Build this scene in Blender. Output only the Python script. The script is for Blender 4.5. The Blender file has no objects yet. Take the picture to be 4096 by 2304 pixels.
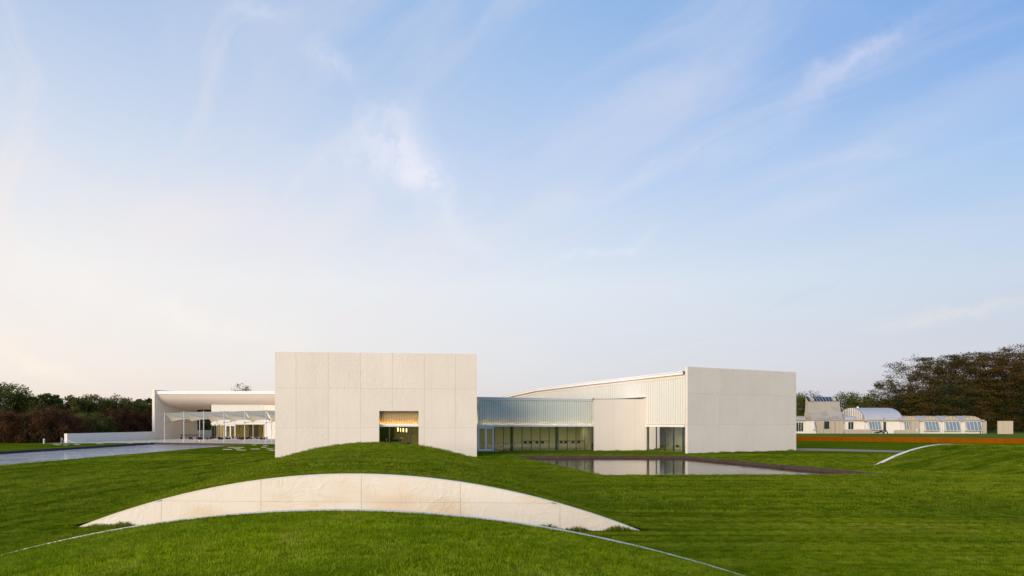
import bpy, math, random
import numpy as np
from mathutils import Vector, Matrix, noise
from mathutils.geometry import delaunay_2d_cdt
random.seed(7); rng = np.random.default_rng(7)
S = bpy.context.scene
COL = S.collection

# ---------------------------------------------------------------- camera
EYE = 3.5
cam = bpy.data.cameras.new('camera'); camo = bpy.data.objects.new('camera', cam); COL.objects.link(camo)
camo.location = (0, 0, EYE); camo.rotation_euler = (math.radians(90), 0, 0)
cam.sensor_width = 36; cam.lens = 24; cam.shift_y = 533/4096
cam.clip_start = 0.1; cam.clip_end = 5000
S.camera = camo
# ---------------------------------------------------------------- view, sun, sky
S.view_settings.view_transform = 'Standard'; S.view_settings.look = 'None'
S.view_settings.exposure = 0.0; S.view_settings.gamma = 1; S.view_settings.use_curve_mapping = False
SUNV = Vector((-0.53, -0.80, 0.235)).normalized()
sd = bpy.data.lights.new('sun', 'SUN'); sd.energy = 3.6; sd.angle = math.radians(36); sd.color = (1.0, 0.84, 0.68)
so = bpy.data.objects.new('sun', sd); COL.objects.link(so)
so.rotation_euler = SUNV.to_track_quat('Z', 'Y').to_euler()

def srgb(r, g, b):
    f = lambda c: (c/255/12.92 if c/255 <= .04045 else ((c/255+.055)/1.055)**2.4)
    return (f(r), f(g), f(b), 1)

class NT:
    """tiny node-tree writer"""
    def __init__(s, tree): s.t = tree; s.n = tree.nodes; s.l = tree.links
    def add(s, typ, **kw):
        n = s.n.new(typ)
        for k, v in kw.items():
            if k.startswith('i_'):
                n.inputs[k[2:].replace('_', ' ')].default_value = v
            else: setattr(n, k, v)
        return n
    def put(s, sock, v):
        if v is None: return
        if isinstance(v, bpy.types.NodeSocket): s.l.new(v, sock)
        else: sock.default_value = v
    def math(s, op, a, b=None, c=None, clamp=False):
        n = s.n.new('ShaderNodeMath'); n.operation = op; n.use_clamp = clamp
        for i, v in enumerate((a, b, c)): s.put(n.inputs[i], v)
        return n.outputs[0]
    def vmath(s, op, a, b=None):
        n = s.n.new('ShaderNodeVectorMath'); n.operation = op
        s.put(n.inputs[0], a); s.put(n.inputs[1], b)
        return n.outputs['Value'] if op in ('DOT_PRODUCT', 'LENGTH', 'DISTANCE') else n.outputs[0]
    def mix(s, f, a, b, mode='MIX'):
        n = s.n.new('ShaderNodeMix'); n.data_type = 'RGBA'; n.blend_type = mode; n.clamp_factor = True
        s.put(n.inputs['Factor'], f); s.put(n.inputs['A'], a); s.put(n.inputs['B'], b)
        return n.outputs['Result']
    def noise(s, vec, scale, detail=3, rough=.5, dist=0):
        n = s.n.new('ShaderNodeTexNoise'); s.put(n.inputs['Vector'], vec)
        n.inputs['Scale'].default_value = scale; n.inputs['Detail'].default_value = detail
        n.inputs['Roughness'].default_value = rough; n.inputs['Distortion'].default_value = dist
        return n
    def map(s, vec, loc=(0,0,0), rot=(0,0,0), sc=(1,1,1)):
        n = s.n.new('ShaderNodeMapping'); s.put(n.inputs['Vector'], vec)
        n.inputs['Location'].default_value = loc; n.inputs['Rotation'].default_value = rot; n.inputs['Scale'].default_value = sc
        return n.outputs[0]
    def ramp(s, f, stops, interp='LINEAR'):
        n = s.n.new('ShaderNodeValToRGB'); s.put(n.inputs[0], f); cr = n.color_ramp; cr.interpolation = interp
        while len(cr.elements) < len(stops): cr.elements.new(0.5)
        for e, (p, c) in zip(cr.elements, stops):
            e.position = p; e.color = c if len(c) == 4 else (*c, 1)
        return n.outputs[0]
    def range(s, v, a, b, c=0, d=1, smooth=False):
        n = s.n.new('ShaderNodeMapRange'); s.put(n.inputs['Value'], v)
        if smooth: n.interpolation_type = 'SMOOTHSTEP'
        for k, x in zip(('From Min', 'From Max', 'To Min', 'To Max'), (a, b, c, d)): n.inputs[k].default_value = x
        return n.outputs[0]

W = bpy.data.worlds.new('World'); S.world = W; W.use_nodes = True
w = NT(W.node_tree); w.n.clear()
tc = w.add('ShaderNodeTexCoord'); D = tc.outputs['Generated']
sep = w.add('ShaderNodeSeparateXYZ'); w.l.new(D, sep.inputs[0]); dx, dy, dz = sep.outputs
el = w.math('MULTIPLY', w.math('ARCSINE', dz), 180/math.pi)          # degrees above the horizon
hd = w.vmath('NORMALIZE', w.vmath('MULTIPLY', D, (1, 1, 0)))
glow = w.vmath('DOT_PRODUCT', hd, Vector((-0.94, 0.34, 0)))           # 1 towards the sunset side, -1 away
gl = w.range(glow, -0.45, 0.97, 0, 1)
e01 = w.range(el, 0, 90, 0, 1)
P_ = lambda d: d/90
away = w.ramp(e01, [(0, srgb(192,190,204)), (P_(4), srgb(202,203,215)), (P_(11), srgb(190,208,230)), (P_(18), srgb(158,194,237)), (P_(26), srgb(108,160,226)), (P_(60), srgb(96,148,214)), (1, srgb(86,138,206))])
midc = w.ramp(e01, [(0, srgb(218,212,214)), (P_(4), srgb(221,222,228)), (P_(11), srgb(224,231,240)), (P_(20), srgb(188,209,240)), (P_(31), srgb(152,188,233)), (P_(60), srgb(112,160,220)), (1, srgb(86,138,206))])
near = w.ramp(e01, [(0, srgb(249,228,212)), (P_(4), srgb(255,243,231)), (P_(11), srgb(252,246,241)), (P_(20), srgb(219,227,241)), (P_(31), srgb(172,196,231)), (P_(60), srgb(122,166,220)), (1, srgb(86,138,206))])
base = w.mix(w.range(gl, 0, .5, 0, 1), away, midc)
base = w.mix(w.range(gl, .5, 1, 0, 1), base, near)
# high thin cloud laid out on a flat layer overhead (so it foreshortens towards the horizon)
iz = w.math('DIVIDE', 1.0, w.math('ADD', w.math('MAXIMUM', dz, 0.0), 0.06))
vs = w.add('ShaderNodeVectorMath', operation='SCALE'); w.l.new(D, vs.inputs[0]); w.l.new(iz, vs.inputs['Scale'])
pl = w.vmath('MULTIPLY', vs.outputs[0], (1, 1, 0))
warp = w.noise(pl, 0.8, 3, .5)
plw = w.vmath('ADD', pl, w.vmath('MULTIPLY', w.vmath('SUBTRACT', warp.outputs['Color'], (.5,.5,.5)), (.5,.5,0)))
plr = w.map(plw, rot=(0,0,math.radians(-118)))
st1 = w.noise(w.map(plr, sc=(.30, 1.3, 1)), 1.5, 7, .55)
st2 = w.noise(w.map(w.map(plw, rot=(0,0,math.radians(-126))), loc=(5,2,0), sc=(.16, 2.2, 1)), 1.5, 8, .6)
broad = w.noise(w.map(pl, loc=(3.3,1.2,0)), .55, 2, .5)
c1 = w.math('MULTIPLY', w.range(st1.outputs[0], .42, .72, 0, 1, True), w.range(broad.outputs[0], .32, .66, 0, 1, True))
c2 = w.math('MULTIPLY', w.range(st2.outputs[0], .48, .78, 0, 1, True), .75)
cl = w.math('MAXIMUM', c1, c2)
fade = w.range(el, 1, 9, .15, 1, True)
cl = w.math('MULTIPLY', w.math('MULTIPLY', cl, fade), w.range(gl, 0, .7, .36, .82))
ccol = w.mix(gl, srgb(205,214,236), srgb(250,240,236))
base = w.mix(cl, base, ccol)
# a few brighter wisps standing where the photograph has them
def dirv(X, Y):
    return Vector(((X-2048)/2731, 1, (1685-Y)/2731)).normalized()
def wisp(base, X0, Y0, X1, Y1, width, amt, col, tex=6.0, curve=0.0):
    a, b = dirv(X0, Y0), dirv(X1, Y1); m = (a+b)/2; m.normalize()
    u = (b-a); L = u.length; u.normalize(); v = m.cross(u).normalized()
    wn = w.noise(D, 9, 5, .6)
    Dw = w.vmath('ADD', D, w.vmath('MULTIPLY', w.vmath('SUBTRACT', wn.outputs['Color'], (.5,.5,.5)), (.09,.09,.09)))
    r = w.vmath('SUBTRACT', Dw, m)
    pu = w.math('DIVIDE', w.vmath('DOT_PRODUCT', r, u), L*.62); pv = w.math('DIVIDE', w.vmath('DOT_PRODUCT', r, v), width)
    pv = w.math('ADD', pv, w.math('MULTIPLY', w.math('MULTIPLY', pu, pu), curve))
    q = w.math('ADD', w.math('MULTIPLY', pu, pu), w.math('MULTIPLY', pv, pv))
    g = w.math('POWER', 2.718, w.math('MULTIPLY', q, -1.6))
    n = w.noise(w.map(Dw, sc=(1,1,1)), tex*3, 7, .62)
    g = w.math('MULTIPLY', g, w.range(n.outputs[0], .30, .62, .1, 1, True))
    front = w.math('GREATER_THAN', w.vmath('DOT_PRODUCT', D, m), .3)
    return w.mix(w.math('MULTIPLY', w.math('MULTIPLY', g, front), amt), base, col)
WH = srgb(236,236,248)
base = wisp(base, 1500, 520, 1760, 800, .036, 1.0, srgb(240,240,250))
base = wisp(base, 1230, 230, 1420, 310, .020, .45, WH)
base = wisp(base, 1150, 700, 1650, 520, .030, .45, WH)
base = wisp(base, 1720, 800, 1980, 1040, .020, .35, WH)
base = wisp(base, 950, 30, 1180, 90, .014, .35, WH)
base = wisp(base, 3200, 430, 3700, 60, .020, .75, srgb(205,213,240))
base = wisp(base, 3380, 640, 3640, 580, .012, .35, srgb(215,222,242))
base = wisp(base, 2260, 1050, 2590, 955, .009, .55, srgb(238,240,248))
base = wisp(base, -100, 1330, 340, 1500, .016, .9, srgb(255,243,230), 9)
base = wisp(base, 2050, 720, 3250, 60, .030, .45, srgb(206,216,242), 2)
base = wisp(base, 1950, 1010, 3050, 520, .024, .50, srgb(215,226,245), 2)
base = wisp(base, 3050, 900, 4000, 560, .020, .22, srgb(205,218,240), 2)
base = wisp(base, 900, 1000, 1700, 640, .03, .28, srgb(222,228,244), 2)
base = wisp(base, 200, 1120, 1100, 1330, .030, .60, srgb(253,246,240))
base = wisp(base, 3500, 1310, 4100, 1215, .008, .55, srgb(232,226,222), 3)
base = wisp(base, 2960, 1330, 3400, 1070, .006, .30, srgb(196,206,222), 2)
sky = w.add('ShaderNodeTexSky'); sky.sky_type = 'NISHITA'; sky.sun_disc = False
sky.sun_elevation = math.asin(SUNV.z); sky.sun_rotation = math.atan2(SUNV.x, SUNV.y)
sky.dust_density = 2.0; sky.air_density = 1.0
b1 = w.add('ShaderNodeBackground'); w.l.new(base, b1.inputs[0]); b1.inputs[1].default_value = .95
b2 = w.add('ShaderNodeBackground'); w.l.new(sky.outputs[0], b2.inputs[0]); b2.inputs[1].default_value = .012
ad = w.add('ShaderNodeAddShader'); w.l.new(b1.outputs[0], ad.inputs[0]); w.l.new(b2.outputs[0], ad.inputs[1])
wo = w.add('ShaderNodeOutputWorld'); w.l.new(ad.outputs[0], wo.inputs[0])

# ---------------------------------------------------------------- materials
MATS = {}
def newmat(name):
    m = bpy.data.materials.new(name); m.use_nodes = True
    t = NT(m.node_tree); t.n.clear()
    out = t.add('ShaderNodeOutputMaterial'); b = t.add('ShaderNodeBsdfPrincipled'); t.l.new(b.outputs[0], out.inputs[0])
    g = t.add('ShaderNodeNewGeometry'); MATS[name] = m
    return m, t, b, g.outputs['Position'], out
def simple(name, col, rough=.6, metal=0, var=.12, scale=3, bump=0, bscale=30, spec=.4, emit=None, estr=0):
    m, t, b, pos, out = newmat(name)
    n = t.noise(pos, scale, 4, .6)
    c = t.mix(n.outputs[0], tuple(max(0, x*(1-var)) for x in col)+(1,), tuple(min(1, x*(1+var)) for x in col)+(1,))
    t.l.new(c, b.inputs['Base Color']); b.inputs['Roughness'].default_value = rough
    b.inputs['Metallic'].default_value = metal; b.inputs['Specular IOR Level'].default_value = spec
    if bump:
        bn = t.add('ShaderNodeBump'); bn.inputs['Strength'].default_value = bump; bn.inputs['Distance'].default_value = .01
        t.l.new(t.noise(pos, bscale, 4).outputs[0], bn.inputs['Height']); t.l.new(bn.outputs[0], b.inputs['Normal'])
    if emit:
        b.inputs['Emission Color'].default_value = (*emit, 1); b.inputs['Emission Strength'].default_value = estr
    return m

def concrete(name, col, wr=1.0, stain=None, wscale=1.0, board=0):
    m, t, b, pos, out = newmat(name)
    b.inputs['Roughness'].default_value = .75; b.inputs['Specular IOR Level'].default_value = .25
    big = t.noise(pos, .35, 4, .6); fine = t.noise(pos, 9, 5, .65); streak = t.noise(t.map(pos, sc=(1.6,1.6,.12)), 1.4, 4, .6)
    c = t.mix(big.outputs[0], (col[0]*.93, col[1]*.925, col[2]*.90, 1), (col[0]*1.05, col[1]*1.05, col[2]*1.05, 1))
    c = t.mix(t.range(streak.outputs[0], .5, .8, 0, .16), c, (col[0]*.72, col[1]*.70, col[2]*.64, 1))
    c = t.mix(t.range(fine.outputs[0], .55, .8, 0, .14), c, (col[0]*.8, col[1]*.77, col[2]*.7, 1))
    if stain:
        sn = t.noise(t.map(pos, sc=(.35,.35,.8)), .9, 3, .55)
        c = t.mix(t.range(sn.outputs[0], .48, .68, 0, .6, True), c, (*stain, 1))
        pit = t.noise(pos, 26, 2, .5)
        c = t.mix(t.range(pit.outputs[0], .72, .78, 0, .5), c, (col[0]*.55, col[1]*.5, col[2]*.42, 1))
    if board:
        bw = t.add('ShaderNodeTexWave'); bw.wave_type = 'BANDS'; bw.bands_direction = 'X'
        t.l.new(pos, bw.inputs['Vector']); bw.inputs['Scale'].default_value = board; bw.inputs['Distortion'].default_value = 1
        c = t.mix(t.range(bw.outputs['Fac'], 0, 1, 0, .22), c, (col[0]*.6, col[1]*.56, col[2]*.5, 1))
    ob = t.add('ShaderNodeObjectInfo'); hv = t.add('ShaderNodeHueSaturation'); t.l.new(c, hv.inputs['Color']); t.l.new(t.range(ob.outputs['Random'], 0, 1, .98, 1.02), hv.inputs['Value']); c = hv.outputs[0]
    t.l.new(c, b.inputs['Base Color'])
    # creases pressed by the tarpaulin lining of the formwork
    wa = t.noise(pos, .55*wscale, 3, .5)
    p2 = t.vmath('ADD', t.map(pos, sc=(1,1,.75)), t.vmath('MULTIPLY', t.vmath('SUBTRACT', wa.outputs['Color'], (.5,.5,.5)), (3.4,3.4,3.4)))
    r1 = t.noise(p2, 1.5*wscale, 3, .5)
    ridge = t.math('SUBTRACT', 1, t.math('MULTIPLY', t.math('ABSOLUTE', t.math('SUBTRACT', r1.outputs[0], .5)), 14), clamp=True)
    r2 = t.noise(p2, 3.4*wscale, 2, .5)
    ridge2 = t.math('SUBTRACT', 1, t.math('MULTIPLY', t.math('ABSOLUTE', t.math('SUBTRACT', r2.outputs[0], .48)), 11), clamp=True)
    msk = t.range(t.noise(pos, .42, 3, .5).outputs[0], .46, .6, .04, 1, True)
    msk2 = t.range(t.noise(t.map(pos, loc=(9,4,2)), .6, 3, .5).outputs[0], .44, .58, .08, 1, True)
    h = t.math('ADD', t.math('MULTIPLY', ridge, msk), t.math('MULTIPLY', t.math('MULTIPLY', ridge2, msk2), .55))
    h = t.math('ADD', h, t.math('MULTIPLY', fine.outputs[0], .10))
    h = t.math('ADD', h, t.math('MULTIPLY', r1.outputs[0], .3))
    bn = t.add('ShaderNodeBump'); bn.inputs['Strength'].default_value = .55*wr; bn.inputs['Distance'].default_value = .05/wscale
    t.l.new(h, bn.inputs['Height']); t.l.new(bn.outputs[0], b.inputs['Normal'])
    return m
concrete('white_concrete', (.76,.69,.60), .5)
concrete('stained_concrete', (.78,.705,.60), .45, stain=(.68,.50,.30), wscale=.9)
concrete('smooth_concrete', (.88,.79,.67), .2)
concrete('raw_concrete', (.50,.42,.31), .15, board=.7)
concrete('shell_concrete', (.40,.36,.31), .1, stain=(.26,.23,.19))
simple('joint', (.50,.44,.35), .9)
simple('joint_pale', (.60,.54,.44), .9)
simple('coping_white', (.80,.74,.64), .8, var=.15, scale=2, spec=.03)
simple('coping', (.80,.73,.62), .8, var=.10, bump=.3, bscale=12, spec=.05)
simple('white_plaster', (.80,.74,.64), .8, var=.05)
simple('soffit_plaster', (.80,.70,.60), .8, var=.05)
simple('white_metal', (.72,.74,.76), .35, metal=.0, var=.04)
simple('fascia_metal', (.62,.66,.68), .4, metal=.2, var=.05)
simple('white_roof', (.84,.82,.80), .5, var=.04)
simple('grey_roof', (.42,.43,.45), .6, metal=.0, var=.10, scale=1.2)
simple('rail_green', (.26,.29,.25), .5)
simple('dark_metal', (.035,.045,.045), .4, var=.1)
simple('steel', (.55,.56,.56), .35, metal=.6, var=.1)
simple('pole_white', (.60,.58,.53), .4, var=.08)
simple('cable', (.16,.15,.14), .5)
simple('interior_wall', (.76,.69,.52), .8, var=.05)
simple('interior_warm', (.75,.60,.28), .8, var=.08)
simple('interior_floor', (.30,.31,.27), .45, var=.1)
simple('green_column', (.07,.11,.10), .5)
simple('dark_wood', (.05,.028,.024), .5, var=.3)
simple('black_fabric', (.014,.014,.015), .8)
simple('grey_shell', (.06,.06,.07), .5)
simple('orange_seat', (.40,.15,.07), .5)
simple('green_black', (.035,.05,.038), .5)
simple('wicker', (.022,.018,.016), .7, bump=.6, bscale=60)
simple('red_wicker', (.13,.035,.03), .7, bump=.6, bscale=60)
simple('table_white', (.55,.54,.50), .4)
simple('birch', (.42,.35,.22), .6)
simple('terrace_stone', (.66,.54,.41), .95, spec=.03, var=.22, scale=1.6, bump=.3, bscale=6)
simple('step_stone', (.58,.50,.38), .9, spec=.05)
simple('path_gravel', (.34,.27,.20), 1.0, var=.2, scale=8, spec=0)
simple('pond_rim', (.070,.045,.034), .9, var=.5, scale=1.5)
simple('soil', (.028,.018,.010), .95, var=.5, scale=20)
simple('hose_blue', (.55,.63,.78), .4)
simple('post_wood', (.32,.27,.18), .8)
simple('bark', (.10,.082,.062), .9, var=.35, scale=4)
simple('strip_glow', (.9,.7,.4), .5, emit=(1.0,.72,.32), estr=42)
simple('lamp_glow', (.9,.7,.4), .5, emit=(1.0,.72,.30), estr=7)
simple('ceiling_glow', (.9,.9,.8), .5, emit=(1.0,.90,.62), estr=16)
simple('ceiling_glow_warm', (.9,.8,.5), .5, emit=(1.0,.76,.36), estr=30)
# weathering steel
m, t, b, pos, out = newmat('rust_steel')
n1 = t.noise(pos, .8, 5, .6); n2 = t.noise(t.map(pos, sc=(1,1,.2)), 3, 4, .6)
c = t.mix(n1.outputs[0], (.17,.050,.001,1), (.28,.085,.002,1)); c = t.mix(t.range(n2.outputs[0], .5, .75, 0, .4), c, (.11,.035,.008,1))
t.l.new(c, b.inputs['Base Color']); b.inputs['Roughness'].default_value = .95; b.inputs['Specular IOR Level'].default_value = .0
# canopy cloth (thin, lets light through)
m, t, b, pos, out = newmat('sail_cloth')
b.inputs['Base Color'].default_value = (.90,.78,.58,1); b.inputs['Roughness'].default_value = .85
tr = t.add('ShaderNodeBsdfTranslucent'); tr.inputs[0].default_value = (.96,.77,.50,1)
mx = t.add('ShaderNodeMixShader'); mx.inputs[0].default_value = .62
t.l.new(b.outputs[0], mx.inputs[1]); t.l.new(tr.outputs[0], mx.inputs[2]); t.l.new(mx.outputs[0], out.inputs[0])
# clear glass
def clear_glass(name, tint, amount=1.0):
    m, t, b, pos, out = newmat(name); t.n.remove(b)
    gl_ = t.add('ShaderNodeBsdfGlossy'); gl_.inputs['Roughness'].default_value = .02
    tr = t.add('ShaderNodeBsdfTransparent'); tr.inputs[0].default_value = (*tint, 1)
    fr = t.add('ShaderNodeFresnel'); fr.inputs[0].default_value = 1.5
    wv = t.noise(pos, .6, 2); bn = t.add('ShaderNodeBump'); bn.inputs['Strength'].default_value = .05; bn.inputs['Distance'].default_value = .02
    t.l.new(wv.outputs[0], bn.inputs['Height']); t.l.new(bn.outputs[0], gl_.inputs['Normal'])
    f = t.math('MULTIPLY', fr.outputs[0], 2.0*amount, clamp=True)
    mx = t.add('ShaderNodeMixShader'); t.l.new(f, mx.inputs[0]); t.l.new(tr.outputs[0], mx.inputs[1]); t.l.new(gl_.outputs[0], mx.inputs[2])
    t.l.new(mx.outputs[0], out.inputs[0])
clear_glass('clear_glass', (.86,.90,.82)); clear_glass('wing_glass', (.90,.92,.82), .6)
# translucent channel glass
def channel(name, col, tr_amt=.45, trcol=None):
    m, t, b, pos, out = newmat(name)
    n = t.noise(t.map(pos, sc=(2.2,2.2,.25)), 1.0, 3, .6)
    c = t.mix(n.outputs[0], tuple(x*.93 for x in col)+(1,), tuple(min(1, x*1.05) for x in col)+(1,))
    t.l.new(c, b.inputs['Base Color']); b.inputs['Roughness'].default_value = .35; b.inputs['Specular IOR Level'].default_value = .25
    tr = t.add('ShaderNodeBsdfTranslucent'); tr.inputs[0].default_value = (*(trcol or col), 1)
    mx = t.add('ShaderNodeMixShader'); mx.inputs[0].default_value = tr_amt
    t.l.new(b.outputs[0], mx.inputs[1]); t.l.new(tr.outputs[0], mx.inputs[2]); t.l.new(mx.outputs[0], out.inputs[0])
channel('channel_glass_teal', (.76,.82,.75), .22, (.85,.80,.64))
channel('channel_glass_pale', (.84,.83,.75), .2)
channel('channel_glass_amber', (.40,.37,.25), .45, (.85,.70,.40))
# far window panes
m, t, b, pos, out = newmat('blue_pane')
n = t.noise(pos, .9, 3); c = t.mix(n.outputs[0], (.12,.16,.19,1), (.25,.31,.33,1)); t.l.new(c, b.inputs['Base Color'])
b.inputs['Roughness'].default_value = .08; b.inputs['Specular IOR Level'].default_value = .8
m, t, b, pos, out = newmat('dark_pane')
n = t.noise(pos, 1.2, 4); c = t.mix(n.outputs[0], (.006,.008,.006,1), (.045,.055,.035,1)); t.l.new(c, b.inputs['Base Color'])
b.inputs['Roughness'].default_value = .08
simple('skylight', (.025,.04,.065), .2, var=.2, spec=.4)
# water
def water(name, bscale, bstr, stretch, rough=.02, col=(.012,.012,.010), dist=.08):
    m, t, b, pos, out = newmat(name)
    b.inputs['Base Color'].default_value = (*col, 1); b.inputs['Roughness'].default_value = rough
    b.inputs['IOR'].default_value = 1.33; b.inputs['Specular IOR Level'].default_value = .62
    n = t.noise(t.map(pos, rot=(0,0,.3), sc=stretch), bscale, 4, .6, .3)
    n2 = t.noise(pos, bscale*.17, 3, .5)
    h = t.math('MULTIPLY', n.outputs[0], t.range(n2.outputs[0], .35, .65, .45, 1.2))
    bn = t.add('ShaderNodeBump'); bn.inputs['Strength'].default_value = bstr; bn.inputs['Distance'].default_value = dist
    t.l.new(h, bn.inputs['Height']); t.l.new(bn.outputs[0], b.inputs['Normal'])
water('calm_water', 2.2, .12, (1,1,1), .03)
water('rippled_water', 1.1, 1.0, (.6,1.5,1), .10, col=(.42,.43,.44), dist=.22)  # pale base colour stands in for bright sky reflected by the ripples
# grass
def grass_color(t, pos, bright=1.0):
    A, B, C_, Dk = (.072,.112,.002), (.125,.160,.003), (.19,.20,.020), (.032,.054,.001)
    s = lambda c: tuple(x*bright for x in c)+(1,)
    n1 = t.noise(pos, .13, 4, .6); n2 = t.noise(pos, 1.1, 5, .65)
    sx_ = t.add('ShaderNodeSeparateXYZ'); t.l.new(pos, sx_.inputs[0])
    sa = t.noise(t.map(pos, sc=(.025, 1.0, 1)), 2.0, 5, .62); sb = t.noise(t.map(pos, rot=(0,0,.06), sc=(1.0, .05, 1)), 1.3, 5, .62)
    stv = t.math('ADD', t.math('MULTIPLY', sa.outputs[0], t.range(sx_.outputs[0], -18, -12, 0, 1)), t.math('MULTIPLY', sb.outputs[0], t.range(sx_.outputs[0], -18, -12, 1, 0)))
    stv = t.math('ADD', .5, t.math('MULTIPLY', t.math('SUBTRACT', stv, .5), t.range(sx_.outputs[1], 12, 22, .3, 1)))
    st2 = t.noise(t.map(pos, rot=(0,0,-.9), sc=(.05, .9, 1)), 1.5, 4, .6)
    c = t.mix(t.range(n1.outputs[0], .36, .64), s(A), s(B))
    c = t.mix(t.range(stv, .51, .68, 0, .65), c, s(C_))
    c = t.mix(t.range(stv, .49, .36, 0, .85), c, s(Dk))
    c = t.mix(t.range(st2.outputs[0], .50, .30, 0, .35), c, s(Dk))
    c = t.mix(t.range(n2.outputs[0], .50, .76, 0, .5), c, s(C_))
    c = t.mix(t.range(n2.outputs[0], .46, .24, 0, .55), c, s(Dk))
    n3 = t.noise(pos, .55, 4, .7)
    c = t.mix(t.range(n3.outputs[0], .62, .76, 0, .5), c, (.19*bright,.15*bright,.035*bright,1))
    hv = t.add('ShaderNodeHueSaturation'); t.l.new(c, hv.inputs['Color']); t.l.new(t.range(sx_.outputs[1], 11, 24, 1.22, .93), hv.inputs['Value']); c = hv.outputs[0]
    return c
m, t, b, pos, out = newmat('lawn')
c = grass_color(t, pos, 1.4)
fn = t.noise(t.map(pos, sc=(1,1,.5)), 24, 4, .7); fm = t.noise(pos, 5, 4, .7)
c = t.mix(t.range(fn.outputs[0], .35, .65, 0, .5), c, (.02,.045,.003,1))
t.l.new(c, b.inputs['Base Color']); b.inputs['Roughness'].default_value = 1; b.inputs['Specular IOR Level'].default_value = .0
hh = t.math('ADD', fn.outputs[0], t.math('MULTIPLY', fm.outputs[0], 1.5))
bn = t.add('ShaderNodeBump'); bn.inputs['Strength'].default_value = .9; bn.inputs['Distance'].default_value = .06
t.l.new(hh, bn.inputs['Height']); t.l.new(bn.outputs[0], b.inputs['Normal'])
m, t, b, pos, out = newmat('far_lawn')
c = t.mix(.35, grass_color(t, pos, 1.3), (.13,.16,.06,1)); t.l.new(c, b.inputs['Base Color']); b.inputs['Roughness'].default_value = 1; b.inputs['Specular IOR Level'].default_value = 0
m, t, b, pos, out = newmat('grass_blades')
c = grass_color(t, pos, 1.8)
oi = t.add('ShaderNodeObjectInfo'); hs = t.add('ShaderNodeHueSaturation'); t.l.new(c, hs.inputs['Color'])
t.l.new(t.range(oi.outputs['Random'], 0, 1, .75, 1.3), hs.inputs['Value']); t.l.new(t.range(oi.outputs['Random'], 0, 1, .487, .508), hs.inputs['Hue'])
t.l.new(hs.outputs[0], b.inputs['Base Color']); b.inputs['Roughness'].default_value = .7; b.inputs['Specular IOR Level'].default_value = .06
tr = t.add('ShaderNodeBsdfTranslucent'); t.l.new(hs.outputs[0], tr.inputs[0])
mx = t.add('ShaderNodeMixShader'); mx.inputs[0].default_value = .3
t.l.new(b.outputs[0], mx.inputs[1]); t.l.new(tr.outputs[0], mx.inputs[2]); t.l.new(mx.outputs[0], out.inputs[0])
# leaves
def leaf(name, c0, c1, c2, sc=.5):
    m, t, b, pos, out = newmat(name)
    n1 = t.noise(pos, sc, 3, .6); n2 = t.noise(pos, 3.5, 2, .6)
    c = t.mix(t.range(n1.outputs[0], .35, .65), (*c0, 1), (*c1, 1)); c = t.mix(t.range(n2.outputs[0], .45, .7, 0, .7), c, (*c2, 1))
    t.l.new(c, b.inputs['Base Color']); b.inputs['Roughness'].default_value = .7; b.inputs['Specular IOR Level'].default_value = .2
    tr = t.add('ShaderNodeBsdfTranslucent'); t.l.new(c, tr.inputs[0])
    mx = t.add('ShaderNodeMixShader'); mx.inputs[0].default_value = .25
    t.l.new(b.outputs[0], mx.inputs[1]); t.l.new(tr.outputs[0], mx.inputs[2]); t.l.new(mx.outputs[0], out.inputs[0])
leaf('leaf_green', (.045,.065,.008), (.11,.125,.014), (.19,.18,.03))
leaf('leaf_olive', (.080,.090,.012), (.15,.14,.022), (.24,.20,.05))
leaf('leaf_dark', (.014,.026,.006), (.032,.045,.008), (.065,.066,.012))
leaf('leaf_rust', (.060,.024,.008), (.13,.048,.016), (.19,.085,.03))
leaf('leaf_beech', (.042,.028,.004), (.10,.062,.006), (.18,.105,.018))
leaf('leaf_beech_green', (.030,.030,.004), (.080,.066,.006), (.14,.10,.012))
leaf('leaf_plant', (.02,.035,.008), (.05,.06,.01), (.14,.07,.02))

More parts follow.
